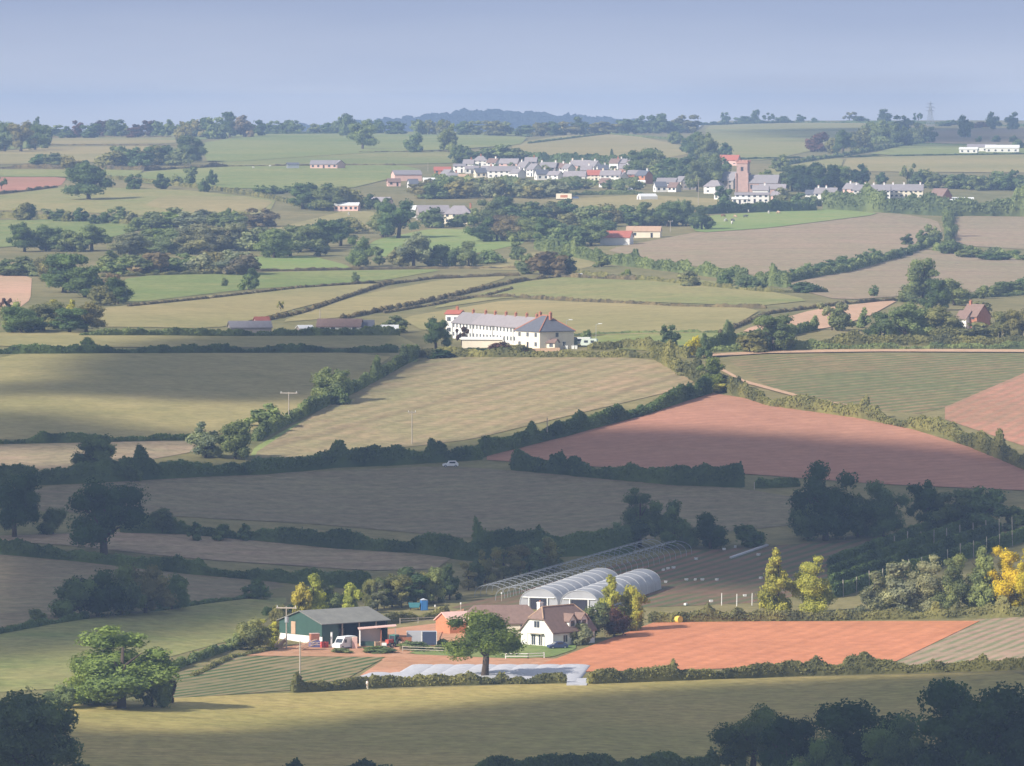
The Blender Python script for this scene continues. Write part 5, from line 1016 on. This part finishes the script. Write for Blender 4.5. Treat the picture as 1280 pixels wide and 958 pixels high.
def half_tunnel(name, label, cat, a, b, wpx, hpx, mat, n=14, cover=True, hoops=10, endw=True, group=None, hoopmat=None):
    A, B = P(*a), P(*b); d = B - A; L = d.length; yaw = math.atan2(d.y, d.x); s = (A.y + B.y) / 2 / F; w = wpx * s; h = hpx * s
    o = empty(name, A); tag(o, label, cat, group); nx = Vector((-math.sin(yaw), math.cos(yaw), 0))
    def arch(t, k=1.0):
        p = d * t; r = []
        for i in range(n + 1):
            th = math.pi * i / n; r.append(p + nx * (-math.cos(th) * w/2 * k) + Vector((0, 0, (math.sin(th) ** 0.62) * h * k)))
        return r
    if cover:
        V_ = []; Fc = []; m = 30
        for j in range(m + 1): V_ += arch(j / m, 1.0 - (.005 if j % 3 else 0.0))
        for j in range(m):
            for i in range(n): Fc.append((j*(n+1)+i, j*(n+1)+i+1, (j+1)*(n+1)+i+1, (j+1)*(n+1)+i))
        link('cover', mesh('cover', V_, Fc, mat, smooth=True), o)
    for j in range(hoops):
        MB().tube(arch(j / (hoops - 1), 1.008), .03 if cover else .055, 4).build('hoop', hoopmat or DULL, o)
    if not cover:
        for k in (n // 2,): MB().bar(arch(0, 1.0)[k], arch(1, 1.0)[k], .05, 4).build('purlin', METAL, o)
    if endw:
        for t in (0.004, .996):
            e = arch(t, .985); eo = link('end_wall', mesh('end_wall', e, [tuple(range(n + 1))], mat), o)
            c = d * t; ax = -d.normalized() * .12 * (1 if t < .5 else -1); dm = MB()
            dm.prism([c + nx*(-w*.2) + ax, c + nx*(w*.2) + ax, c + nx*(w*.2) + ax + Vector((0,0,h*.55)), c + nx*(-w*.2) + ax + Vector((0,0,h*.55))], ax * .3); dm.build('doorway', DARK, eo)  # near-black slab stands for the shade inside the door opening
            f = MB(); z = h * .58
            f.bar(c + nx*(-w*.42) + ax*1.5 + Vector((0,0,z)), c + nx*(w*.42) + ax*1.5 + Vector((0,0,z)), .14, 4)
            for q_ in (-.24, .24): f.bar(c + nx*(w*q_) + ax*1.5, c + nx*(w*q_) + ax*1.5 + Vector((0,0,z)), .16, 4)
            f.build('door_frame', FRAME, eo)
    return o
m, t, oo = new_mat('polythene'); g = nd(t, 'ShaderNodeTexCoord'); d = nd(t, 'ShaderNodeBsdfPrincipled'); d.inputs['Roughness'].default_value = .32
t.links.new(mix(t, ramp(t, noise_n(t, g.outputs['Object'], .35, 4), .3, .7), (.44, .45, .49), (.62, .63, .66)), d.inputs['Base Color'])
tl = nd(t, 'ShaderNodeBsdfTranslucent'); tl.inputs['Color'].default_value = (.7, .7, .72, 1); ms = nd(t, 'ShaderNodeMixShader'); ms.inputs[0].default_value = .35
t.links.new(d.outputs[0], ms.inputs[1]); t.links.new(tl.outputs[0], ms.inputs[2]); t.links.new(ms.outputs[0], oo.inputs['Surface']); POLY = m
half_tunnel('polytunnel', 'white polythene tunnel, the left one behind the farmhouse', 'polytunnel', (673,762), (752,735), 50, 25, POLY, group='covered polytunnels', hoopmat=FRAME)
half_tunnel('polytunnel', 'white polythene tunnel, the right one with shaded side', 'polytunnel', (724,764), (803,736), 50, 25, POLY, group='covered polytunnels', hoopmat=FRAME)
half_tunnel('tunnel_frame', 'bare steel hoop frame of an uncovered tunnel, nearer row', 'tunnel frame', (640,752), (845,693), 44, 17, POLY, cover=False, hoops=30, endw=False, group='uncovered tunnel frames')
half_tunnel('tunnel_frame', 'bare steel hoop frame of an uncovered tunnel, farther row', 'tunnel frame', (612,748), (812,690), 40, 16, POLY, cover=False, hoops=30, endw=False, group='uncovered tunnel frames')
# white fleece over rows
FLEECE = paint('white_fleece', (0.52, 0.52, 0.55), 0.6, 0.2, 0.22, 0.7)
for i in range(11):
    u0 = 438 + 26.5 * i; k = ['leftmost', 'second from left', 'third from left', 'fourth from left', 'fifth from left', 'middle', 'seventh from left', 'eighth from left', 'ninth from left', 'tenth from left', 'rightmost'][i]
    A, B = P(u0, 855), P(u0 + 42 if i < 10 else u0 + 20, 831 if i > 1 else 842); d = B - A; nx = Vector((-d.y, d.x, 0)).normalized(); V_ = []; Fc = []; m = 24; n = 10
    for j in range(m + 1):
        p = A + d * (j / m); p.z = float(terrain(p.x, p.y)); e = min(1, j / 2, (m - j) / 2)
        for a in range(n + 1):
            th = math.pi * a / n; r = 1 + .12 * noise.noise(Vector((p.x * .4 + a, p.y * .4, i)))
            V_.append(p + nx * (-math.cos(th) * 2.7) + Vector((0, 0, -.05 + math.sin(th) ** .8 * .5 * r * e)))
    for j in range(m):
        for a in range(n): Fc.append((j*(n+1)+a, j*(n+1)+a+1, (j+1)*(n+1)+a+1, (j+1)*(n+1)+a))
    tag(link('fleece_cover', mesh('fleece_cover', V_, Fc, FLEECE, smooth=True)), f'white fleece-covered crop ridge, {k} of the row behind the trimmed hedge', 'crop cover', 'fleece covered ridges')
A = [P(710, 850), P(738, 850), P(733, 858), P(708, 858)]
tag(link('plastic_sheet', mesh('plastic_sheet', [p + Vector((0, 0, .25 + .12 * (i % 2))) for i, p in enumerate(A)] + [p - Vector((0, 0, .1)) for p in A], [(3,2,1,0)[::-1],(0,1,5,4),(1,2,6,5),(2,3,7,6),(3,0,4,7)], FLEECE)), 'white plastic sheet lying in the hedge gap', 'plastic sheet')
# container, shelter, tractor and the rest of the yard
simple('container', 'grey and dark blue farm container beside the weedy mound', 'container', 527, 807, [('body', MB().box(-3,3,-1.25,1.25,.15,2.9), col((.42,.43,.46))), ('door', MB().box(.15,2.95,-1.31,-1.26,.2,2.85), col((.045,.06,.11))), ('frame', MB().box(-3.06,-2.94,-1.33,-1.26,.1,2.95).box(-.06,.1,-1.33,-1.26,.1,2.95).box(2.96,3.06,-1.33,-1.26,.1,2.95), FRAME)], 2)
simple('shelter', 'white farm shelter with pinkish flat roof right of the van', 'shelter', 463, 808, [('back_wall', MB().box(-2.2,2.2,1.2,1.35,-.3,3.4), WHITE), ('side_wall', MB().box(-2.2,-2.05,-1.2,1.2,-.3,3.3), WHITE), ('side_wall', MB().box(2.05,2.2,-1.2,1.2,-.3,3.3), BRICK), ('roof', MB().prism([(-2.5,-1.6,3.5),(5.2,-1.6,4.1),(5.2,-1.6,4.3),(-2.5,-1.6,3.7)], (0,3.2,0)), PINKW), ('post', MB().box(4.9,5.1,-1.4,-1.2,-.3,4.0), WOOD), ('counter', MB().box(-1.9,1.6,-.6,.2,0,1.0), GREEN)], 4)
o = empty('tractor', P(491, 809), R(55)); tag(o, 'red and green tractor under the pinkish shelter roof', 'tractor')
MB().box(-2.0,-.2,-.4,.4,.9,1.6).box(-2.05,-1.95,-.3,.3,.8,1.5).build('bonnet', col((.55,.09,.06)), o); cb = MB().box(-.2,1.2,-.7,.7,2.3,2.5).box(-.2,1.2,-.75,.75,.7,1.3)
for x_ in (-.15, 1.15):
    for y_ in (-.65, .65): cb.box(x_-.05,x_+.05,y_-.05,y_+.05,1.3,2.3)
cb.build('cab', col((.06,.22,.18)), o); MB().box(-.1,1.1,-.6,.6,1.32,2.28).build('window', GLASS, o)
for x_, r_, w_, y_ in ((.7,.85,.45,.95),(-1.5,.5,.3,.75)):
    for s in (-1, 1):
        tt = MB().bar((x_,s*y_-w_/2,r_),(x_,s*y_+w_/2,r_),r_,16).build('wheel', TYRE, o); MB().bar((x_,s*(y_+w_/2)-.03,r_),(x_,s*(y_+w_/2)+.03,r_),r_*.5,10).build('rim', CREAM, tt)
for i, (u, lab) in enumerate(((403,'left of two red drums by the barn post'),(408,'right of two red drums by the barn post'))):
    simple('drum', lab, 'drum', u, 810, [('body', MB().bar((0,0,0),(0,0,1.25),.42,14), col((.60,.08,.06))), ('rib', MB().bar((0,0,.4),(0,0,.46),.45,14).bar((0,0,.82),(0,0,.88),.45,14), col((.5,.06,.05))), ('lid', MB().bar((0,0,1.25),(0,0,1.29),.38,14), DARK)], 0, 0, 'red drums')
simple('cabinet', 'tall cream cabinet standing beside the white van', 'cabinet', 443, 811, [('body', MB().box(-.55,.55,-.4,.4,0,2.4), CREAM), ('door', MB().box(-.5,.5,-.45,-.41,1.3,2.35).box(-.5,.5,-.45,-.41,.05,1.25), PINKW)], 10)
simple('crate', 'rust red crate stacked on blue crates by the barn wall', 'crate', 393, 809, [('body', MB().box(-.9,.9,-.6,.6,1.4,2.7), BRICK), ('lid', MB().box(-.95,.95,-.65,.65,2.7,2.78), PINKW)], 20)
simple('crate', 'blue crates under the rust red crate by the barn', 'crate', 393, 809.4, [('body', MB().box(-1,1,-.7,.7,0,1.38), col((.12,.14,.35))), ('rail', MB().box(-1.04,1.04,-.75,-.71,.5,.6).box(-1.04,1.04,-.75,-.71,1.0,1.1), FRAME)], 20)
for i, (u, v, r0, L0, lab) in enumerate([(384,813,35,4.0,'pale timber boards piled in front of the barn'),(350,811,60,2.4,'short tan boards leaning left of the barn')]):
    b = MB()
    for k in range(9):
        a = rng.uniform(-.25, .25); z = .15 + .13 * k; y_ = rng.uniform(-.8, .8); b.prism([Vector((-L0/2, y_-.15, z - .3)), Vector((L0/2, y_-.15+a, z+.9)), Vector((L0/2, y_+.15+a, z+.9)), Vector((-L0/2, y_+.15, z - .3))], (0, 0, .07))
    simple('timber_pile', lab, 'timber pile', u, v, [('boards', b, TANR)], r0)
simple('post', 'whitish leaning post beside the red drums', 'post', 414, 810, [('shaft', MB().bar((0,0,-.3),(.1,0,3.1),.22,8), FRAME), ('cap', MB().bar((.1,0,3.1),(.1,0,3.2),.27,8), METAL)])
simple('portable_toilet', 'blue portable toilet by the young shaded trees', 'toilet', 530, 763, [('body', MB().box(-.7,.7,-.7,.7,0,2.2), col((.04,.16,.42))), ('roof', MB().prism([(-.75,-.75,2.2),(.75,-.75,2.2),(0,-.75,2.5)], (0,1.5,0)), col((.55,.6,.66))), ('door', MB().box(-.45,.45,-.75,-.71,.1,2.0), col((.05,.2,.48)))], 15)
simple('hopper', 'blue-green machine left of the blue portable toilet', 'machine', 518, 763, [('bin', MB().prism([(-1,-.6,.6),(1,-.6,.6),(1.3,-.6,1.6),(-1.3,-.6,1.6)], (0,1.2,0)), col((.06,.22,.26))), ('leg', MB().bar((-.8,0,0),(-.8,0,.6),.08), DARK), ('leg', MB().bar((.8,0,0),(.8,0,.6),.08), DARK)])
simple('hay_bale', 'round yellow wrapped bale at the top of the bright red field', 'bale', 848, 779, [('bale', MB().bar((-.6,0,.75),(.6,0,.75),.75,18), col((.72,.55,.10))), ('core', MB().bar((-.61,0,.75),(-.63,0,.75),.25,10), DARK)], -50)
simple('marquee', 'white ridge tent leaning on the village allotments', 'tent', 809, 250, [('canvas', MB().prism([(-5,-2,0),(-5,2,0),(-5,2,1.8),(-5,0,3.2),(-5,-2,1.8)], (10,0,0)), FRAME), ('flap', MB().box(-5.06,-5.01,-.8,.8,0,1.9), GREYR)], 28)
for (u, v, w_, h_, lab) in [(428,816,34,7,'weedy tuft before the white van'),(476,816,46,9,'weedy tuft before the pinkish-roofed shelter'),(518,813,44,12,'leafy weeds before the farm container'),(548,814,30,9,'leafy weeds right of the farm container')]: tree(u, v, w_, h_, 'bush', 'mid', lab)
for (u, v, lab) in [(472,811,'wooden pallet stack left of the red and green tractor'),(505,811,'wooden pallet stack right of the red and green tractor')]:
    b = [MB().box(-.6,.6,-.5,.5,.02+.16*k,.06+.16*k).box(-.6,-.45,-.5,.5,.06+.16*k,.15+.16*k).box(.45,.6,-.5,.5,.06+.16*k,.15+.16*k) for k in range(9)]; o = empty('pallet_stack', P(u, v), R(12)); tag(o, lab, 'pallet stack', 'pallet stacks')
    for m_ in b: m_.build('pallet', TANR, o)
simple('water_tank', 'white square water tank in a cage under the shelter', 'tank', 480, 811, [('tank', MB().box(-.5,.5,-.5,.5,.15,1.15), FRAME), ('cage', MB().box(-.54,-.5,-.54,.54,.15,1.2).box(.5,.54,-.54,.54,.15,1.2).box(-.5,.5,-.54,-.5,.6,.66), METAL), ('pallet', MB().box(-.55,.55,-.55,.55,0,.14), TANR)])
simple('farm_trailer', 'orange-sided farm trailer right of the shelter', 'trailer', 502, 808, [('bed', MB().box(-1.8,1.8,-1,1,.8,1.0), WOOD), ('side', MB().box(-1.8,1.8,-1.05,-1,1.0,1.9).box(-1.8,1.8,1,1.05,1.0,1.9), ORANGE), ('wheel', MB().bar((.3,-1,.4),(.3,-.75,.4),.4,12), TYRE), ('wheel', MB().bar((.3,.75,.4),(.3,1,.4),.4,12), TYRE)], 20)
# poles
def pole(u, v, hpx, label, arm=0, lamp=False, name='utility_pole', r=.16):
    p = P(u, v); h = hpx * p.y / F; parts = [('shaft', MB().bar((0,0,-.5),(0,0,h),max(r, .55 * p.y / F * .5),7,max(r*.7, .4 * p.y / F * .5)), WOOD if not lamp else METAL)]
    if arm: parts += [('crossarm', MB().box(-arm/2,arm/2,-.1,.1,h-.45,h-.2), WOOD), ('insulator', MB().bar((-arm*.45,0,h-.2),(-arm*.45,0,h+.15),.07), FRAME), ('insulator', MB().bar((arm*.45,0,h-.2),(arm*.45,0,h+.15),.07), FRAME)]
    if lamp: parts += [('arm', MB().bar((0,0,h),(.9,0,h+.25),.07), METAL), ('lamp_head', MB().prism([(.7,-.2,h+.15),(1.8,-.2,h+.2),(1.8,-.2,h+.4),(.7,-.2,h+.4)], (0,.4,0)), FRAME)]
    simple(name, label, name.replace('_', ' '), u, v, parts, rng.uniform(-15, 15))
pole(358,812,54,'utility pole with T bar and transformer at the green barn',4.2); simple('transformer','pale grey transformer hung on the barn pole','transformer',358.5,811.8,[('tank',MB().bar((0,-.3,5.4),(0,-.3,6.5),.42,12),METAL),('bushing',MB().bar((0,-.3,6.5),(0,-.3,6.8),.1,8),FRAME)])
pole(375,861,60,'plain pole standing in the vegetable rows hedge'); pole(361,530,40,'T-topped pole on the hedge of the centre field',4.6); pole(515,556,42,'lamp-tipped pole in the sunlit centre field',2.0); pole(684,552,30,'thin pole on the left part of shaded red field')
pole(400,416,30,'thin dark pole beside the crest bungalow'); pole(838,290,14,'short pole in the trees left of cattle meadow',2.0); pole(873,258,34,'tall thin pole in the tan village meadow'); pole(535,215,12,'thin pole behind the red-roofed bungalow')
pole(708,431,30,'street lamp just right of the cream end house',0,True,'street_lamp',.08); pole(745,434,28,'street lamp right of the two caravans',0,True,'street_lamp',.08); pole(833,592,10,'small post in dark hedge under shaded red field'); pole(943,612,9,'short post beside a low trough in the hedge gap')
for i, (u, v) in enumerate([(544,768),(576,765),(627,752)]): simple('marker_post', ['leftmost','middle','rightmost'][i] + ' white-topped stake near the young shaded trees', 'post', u, v, [('shaft', MB().bar((0,0,0),(0,0,1.6),.07), WOOD), ('cap', MB().bar((0,0,1.6),(0,0,2.0),.16,8), FRAME)], 0, 0, 'white-topped stakes')
for i, (u, v) in enumerate([(902,757),(921,758),(940,757)]): simple('marker_post', ['leftmost','middle','rightmost'][i] + ' bare pale stake left of the tall pointed sunlit tree', 'post', u, v, [('shaft', MB().bar((0,0,-.2),(.05,0,2.6),.1), FRAME), ('cap', MB().bar((.05,0,2.6),(.05,0,2.68),.13), WOOD)], 0, 0, 'bare stakes')
# bean rows on poles
BW = ['nearest', 'second', 'third', 'farthest']
for i, (a, b) in enumerate([((1042,748),(1290,674)),((1037,738),(1250,668)),((1036,726),(1220,662)),((1036,714),(1180,660))]):
    hedge([a, ((a[0]+b[0])/2, (a[1]+b[1])/2), b], 17, 'dark', f'dark leafy bean row trained on poles, {BW[i]} row from the farm', 'bean_row', .55, .15)
k = 0
for (a, b, n) in (((1046,748),(1290,675),15), ((1110,690),(1290,664),11)):
    for i in range(n):
        t = (i + .5) / n; k += 1
        simple('bean_pole', f'pale bean pole in the {"near" if n == 15 else "far"} line, {ORD[i] if i < n - 1 else "rightmost"}', 'pole', a[0] + t*(b[0]-a[0]), a[1] + t*(b[1]-a[1]), [('shaft', MB().bar((0,0,-.3),(rng.uniform(-.1,.1),0,3.7 + rng.uniform(-.3,.4)),.11,6), WOOD)], 0, 0, 'bean poles')
# white scraps along the market garden
SC = [(829,714),(835,712),(842,711),(832,729),(858,726),(869,726),(878,726),(896,726),(951,724),(857,757),(889,753),(931,746),(905,688),(919,685),(948,695),(934,684),(964,721),(870,700)]
for i, (u, v) in enumerate(SC):
    simple('seed_tray', 'small white tray lying among the dark vegetable rows', 'tray', u, v, [('tray', MB().prism([(-.3,-.25,0),(.3,-.25,0),(.38,-.32,.5),(-.38,-.32,.5)], (0,.55,0)), FRAME)], rng.uniform(0, 90), 0, 'white trays in the vegetable rows')
A, B = P(912, 698), P(958, 682)
sh = MB(); nn = Vector((.5, -1.2, 0)); sh.prism([A, B, B + nn, A + nn], (0, 0, .35)); tag(sh.build('plastic_strip', FLEECE), 'long pale strip of plastic mulch in the dark vegetable field', 'plastic strip')
# fences
def fence(pts, label, h=1.2, sp=3.0, mat=None):
    A = [P(*p) for p in pts]; o = empty('fence', A[0]); tag(o, label, 'fence'); mat = mat or WOOD
    for a, b in zip(A, A[1:]):
        n = max(1, int((b - a).length / sp))
        for i in range(n + 1):
            p = a.lerp(b, i / n) - A[0]; MB().box(p.x-.09,p.x+.09,p.y-.09,p.y+.09,p.z-.3,p.z+h).build('post', mat, o)
        for z in (.5, 1.0):
            m = MB(); q0 = a - A[0]; q1 = b - A[0]; m.prism([q0 + Vector((0,-.13,z)), q1 + Vector((0,-.13,z)), q1 + Vector((0,-.13,z+.13)), q0 + Vector((0,-.13,z+.13))], (0,.035,0)); m.build('rail', mat, o)
fence([(503,815),(530,816),(558,817)], 'timber post and rail fence right of the farm tractor'); fence([(632,824),(660,824),(680,823)], 'pale post and rail fence below the farmhouse lawn', mat=FRAME)
fence([(500,780),(545,778)], 'rough fence behind the farm container')
# pylon
p = P(1163, 158); s = p.y / F; h = 31 * s; o = empty('pylon', p, R(20)); tag(o, 'grey lattice electricity pylon on the right skyline', 'pylon')
b = MB(); w0, w1 = 3.4, .8; r = .22
for sx in (-1, 1):
    for sy in (-1, 1): b.bar((sx*w0,sy*w0,-2),(sx*w1,sy*w1,h*.75),r,4); b.bar((sx*w1,sy*w1,h*.75),(0,0,h),r*.8,4)
for j in range(7):
    z0, z1 = h*.75*j/7, h*.75*(j+1)/7; a0 = w0+(w1-w0)*j/7; a1 = w0+(w1-w0)*(j+1)/7
    for s_ in (-1, 1): b.bar((-a0,s_*a0,z0),(a1,s_*a1,z1),r*.5,4); b.bar((a0,s_*a0,z0),(-a1,s_*a1,z1),r*.5,4); b.bar((s_*a0,-a0,z0),(s_*a1,a1,z1),r*.5,4); b.bar((s_*a0,a0,z0),(s_*a1,-a1,z1),r*.5,4)
b.build('tower', METAL, o)
for z, L in ((.62, 4.6), (.76, 5.2), (.9, 3.6)): MB().bar((-L,0,h*z),(0,0,h*z+.8),.2,4).bar((L,0,h*z),(0,0,h*z+.8),.2,4).bar((-L,0,h*z),(L,0,h*z),.18,4).build('arm', METAL, o)

# animals and the walker
def skin(name, verts, edges, rad, mat, parent=None, root=0):
    me = bpy.data.meshes.new(name); me.from_pydata(verts, edges, []); o = bpy.data.objects.new(name, me); COL.objects.link(o)
    o.modifiers.new('skin', 'SKIN'); o.modifiers.new('sub', 'SUBSURF').levels = 1
    o.modifiers['sub'].render_levels = 1
    for i, r_ in enumerate(rad): me.skin_vertices[0].data[i].radius = (r_, r_) if not isinstance(r_, tuple) else r_
    me.skin_vertices[0].data[root].use_root = True
    dg = bpy.context.evaluated_depsgraph_get(); m2 = bpy.data.meshes.new_from_object(o.evaluated_get(dg)); bpy.data.objects.remove(o)
    m2.materials.clear(); m2.materials.append(mat); m2.name = name; return m2
def cow_mesh(mat, g=1.0):
    v = [(0,0,1.05),(.55,0,1.1),(-.6,0,1.08),(.95,0,1.25 - g*.5),(1.3,0,1.2 - g*.85)]; e = [(0,1),(0,2),(1,3),(3,4)]; rad = [(.38,.42),(.34,.40),(.34,.38),.17,.13]
    for (x, pr) in ((.6,1),(-.65,2)):
        for s in (-.22,.22):
            i = len(v); v += [(x,s,.75),(x+(.03 if pr==1 else -.1),s,.42),(x,s,0)]; e += [(pr,i),(i,i+1),(i+1,i+2)]; rad += [.14,.085,.06]
    i = len(v); v += [(-.98,0,1.1),(-1.02,0,.6)]; e += [(2,i),(i,i+1)]; rad += [.06,.04]
    return skin('cow', v, e, rad, mat)
CC = {'white': col((.62,.58,.52)), 'brown': col((.26,.13,.08)), 'black': col((.05,.045,.045)), 'tan': col((.45,.30,.2))}
CM = {k: cow_mesh(m_, g) for (k, m_), g in zip(CC.items(), (1, 1, 0, 1))}
for (u, v, c, lab) in [(904,272,'brown','brown cow, upper left of the grazing herd'),(906,267,'white','whitish cow by the hedge, upper left of the herd'),(919,273,'tan','tan cow near the middle of the herd'),(907,278,'white','white cow grazing at the lower left of the herd'),(932,273,'black','black cow alone on the right of the herd'),(916,278,'black','black cow standing beside the white one low in the herd'),(915,281,'white','white cow lowest in the herd'),(890,279,'tan','pale brown cow far left of the herd'),(935,266,'white','white cow near hedge above the herd'),(961,268,'white','white cow apart to the right of the herd'),(973,268,'tan','tan cow farthest right in the cattle meadow'),(342,292,'black','black cow in the tan paddock by the hedge'),(335,293,'black','second black cow left of the paddock hedge'),(436,270,'white','white animal in the brown paddock by the sheds')]:
    o = link('cow', CM[c]); o.location = P(u, v); o.rotation_euler = (0, 0, rng.uniform(0, 6.28)); o.scale = (1.15,) * 3; tag(o, lab, 'cow', 'grazing cattle')
SM = skin('sheep', [(0,0,.6),(.3,0,.62),(-.35,0,.6),(.58,0,.72),(.78,0,.62),(.3,.13,.3),(.3,.13,0),(.3,-.13,.3),(.3,-.13,0),(-.35,.13,.3),(-.35,.13,0),(-.35,-.13,.3),(-.35,-.13,0)], [(0,1),(0,2),(1,3),(3,4),(1,5),(5,6),(1,7),(7,8),(2,9),(9,10),(2,11),(11,12)], [.3,.27,.28,.12,.09,.08,.05,.08,.05,.08,.05,.08,.05], col((.72,.70,.66)))
for (u, v, s, lab) in [(918,845,1.3,'white sheep at the foot of the long trimmed hedge'),(317,211,1.3,'pale sheep left of the bluish shed on the far field'),(338,209,1.3,'pale sheep nearest the bluish shed on the far field')]:
    o = link('sheep', SM); o.location = P(u, v); o.rotation_euler = (0, 0, 3.4); o.scale = (s,) * 3; tag(o, lab, 'sheep')
pm = skin('person', [(0,0,.95),(0,0,1.2),(0,.02,1.42),(0,.02,1.52),(0,0,1.68),(.1,0,.9),(.12,-.12,.5),(.12,.02,.05),(.12,-.1,.03),(-.1,0,.9),(-.12,.14,.5),(-.12,.24,.06),(-.12,.12,.03),(.2,.02,1.4),(.26,.1,1.12),(.26,-.02,.9),(-.2,.02,1.4),(-.27,-.08,1.12),(-.25,-.2,.92)],
  [(0,1),(1,2),(2,3),(3,4),(0,5),(5,6),(6,7),(7,8),(0,9),(9,10),(10,11),(11,12),(2,13),(13,14),(14,15),(2,16),(16,17),(17,18)], [(.17,.12),(.16,.11),(.17,.11),.06,.105,.1,.075,.05,.045,.1,.075,.05,.045,.06,.048,.04,.06,.048,.04], paint('skin', (.5,.33,.25), .6, .3, .04))
o = link('person', pm); o.location = P(459, 862); o.rotation_euler = (0, 0, R(-60)); o.scale = (1.05,) * 3; tag(o, 'walker in white top and pale trousers beside the trimmed hedge', 'person')
link('shirt', mesh('shirt', *(lambda m_: (m_.v, m_.f))(MB().tube([(0,0,.93),(0,0,1.2),(0,.02,1.40),(0,.02,1.49)], [.19,.19,.2,.09], 10)), FRAME, smooth=True), o); link('hair', mesh('hair', *(lambda m_: (m_.v, m_.f))(MB().tube([(0,.05,1.6),(0,.03,1.70),(0,.02,1.80),(0,.02,1.83)], [.09,.125,.09,.02], 10)), DARK, smooth=True), o)
tr = MB()
for s, q_ in ((1, [(.1,0,.97),(.12,-.12,.5),(.12,.02,.1)]), (-1, [(-.1,0,.97),(-.12,.14,.5),(-.12,.24,.1)])): tr.tube(q_, [.125,.1,.08], 8)
tr.build('trousers', CREAM, o)

# ------------------------------------------------------------------ clouds above and behind the camera's left: they cast the broad shadows
CLOUD_H = 900.0
m, t, oo = new_mat('cloud_vapour'); vp = nd(t, 'ShaderNodeVolumePrincipled'); vp.inputs['Density'].default_value = 0.12; vp.inputs['Color'].default_value = (1, 1, 1, 1)
t.links.new(vp.outputs[0], oo.inputs['Volume']); VAP = m
def cloud(poly, label, half=16.0, soft=30.0, cell=14.0, alt=CLOUD_H, world=False, dens=None):
    """a flat-bottomed cumulus patch whose shadow falls on the given ground outline"""
    pts = [Vector(p) for p in poly] if world else [P(*p) for p in poly]; g = []
    for p in pts: k = (alt - p.z) / SUN.z; g.append((p.x + SUN.x * k, p.y + SUN.y * k))
    A = np.array(g); x0, y0 = A.min(0) - cell; x1, y1 = A.max(0) + cell; nx = int((x1 - x0) / cell) + 2; ny = int((y1 - y0) / cell) + 2
    X, Y = np.meshgrid(x0 + cell * np.arange(nx), y0 + cell * np.arange(ny)); ins = np.zeros(X.shape, bool); dist = np.full(X.shape, 1e9)
    for i in range(len(A)):
        a = A[i]; b = A[(i + 1) % len(A)]
        if a[1] != b[1]:
            c = ((a[1] > Y) != (b[1] > Y)) & (X < (b[0]-a[0]) * (Y - a[1]) / (b[1] - a[1]) + a[0]); ins ^= c
        d = b - a; tt = np.clip(((X - a[0]) * d[0] + (Y - a[1]) * d[1]) / max(1e-9, d @ d), 0, 1); dist = np.minimum(dist, np.hypot(X - a[0] - tt * d[0], Y - a[1] - tt * d[1]))
    sd_ = np.where(ins, dist, -dist)
    nz = np.vectorize(lambda a, b: noise.noise(Vector((a / 130, b / 130, 3.3))) + .5 * noise.noise(Vector((a / 45, b / 45, 9.1))))(X, Y)
    sd_ = sd_ + nz * soft * .55
    th = np.clip(sd_ / soft, 0, 1) ** 1.4 * half * (1 + .35 * nz); keep = th > .02; th = np.where(keep, th, 0)
    top = {}; bot = {}; V_ = []; Fc = []
    def vt(j, i, up):
        D_ = top if up or th[j, i] == 0 else bot
        if (j, i) not in D_: D_[j, i] = len(V_); V_.append((X[j, i], Y[j, i], alt + (th[j, i] * 1.3 if up else -th[j, i] * .7)))
        return D_[j, i]
    for j in range(ny - 1):
        for i in range(nx - 1):
            if th[j:j+2, i:i+2].max() > 0:
                c = [(j, i), (j, i+1), (j+1, i+1), (j+1, i)]; Fc.append([vt(*k, True) for k in c]); Fc.append([vt(*k, False) for k in c[::-1]])
    return tag(link('cloud', mesh('cloud', V_, Fc, VAP)), label, kind='structure')
cloud([(-120,590),(60,584),(200,575),(300,580),(420,572),(500,562),(580,552),(650,545),(720,538),(820,540),(960,545),(1100,558),(1200,573),(1340,594),(1340,722),(1150,730),(1060,738),(940,748),(830,742),(700,735),(600,748),(450,760),(330,783),(250,798),(140,820),(0,838),(-120,845)], 'cloud')
cloud([(70,445),(180,428),(300,418),(480,416),(525,432),(470,470),(400,500),(280,506),(160,500),(60,496),(-80,505),(-80,480),(40,472)], 'cloud', 15, 26)
cloud([(-90,512),(60,512),(160,535),(330,546),(250,556),(100,558),(-90,566)], 'cloud', 9, 26)
b0 = [P(u, v) for u, v in ((-120,905),(40,918),(250,916),(420,892),(560,876),(720,864),(900,853),(1060,846),(1200,841),(1360,835))]
cloud([tuple(p) for p in b0] + [(500, 1150, -100), (500, 760, -100), (-500, 760, -100), (-500, 1000, -100)], 'cloud', 16, 16, 8, world=True)
cloud([(880,165),(1000,160),(1340,160),(1340,182),(1200,186),(1100,178),(980,180)], 'cloud', 5, 90, 40)

# ------------------------------------------------------------------ the hazy air
m, t, oo = new_mat('haze'); vp = nd(t, 'ShaderNodeVolumePrincipled'); vp.inputs['Density'].default_value = HAZE_DENSITY; vp.inputs['Color'].default_value = (0.47, 0.66, 1.0, 1)
vp.inputs['Anisotropy'].default_value = 0.0
t.links.new(vp.outputs[0], oo.inputs['Volume'])
zmin = min(c[2] for c in gv) - 1.0
tag(MB().box(-4300, 4300, -100, 11600, zmin, 30.0).build('haze', m), kind='stuff')
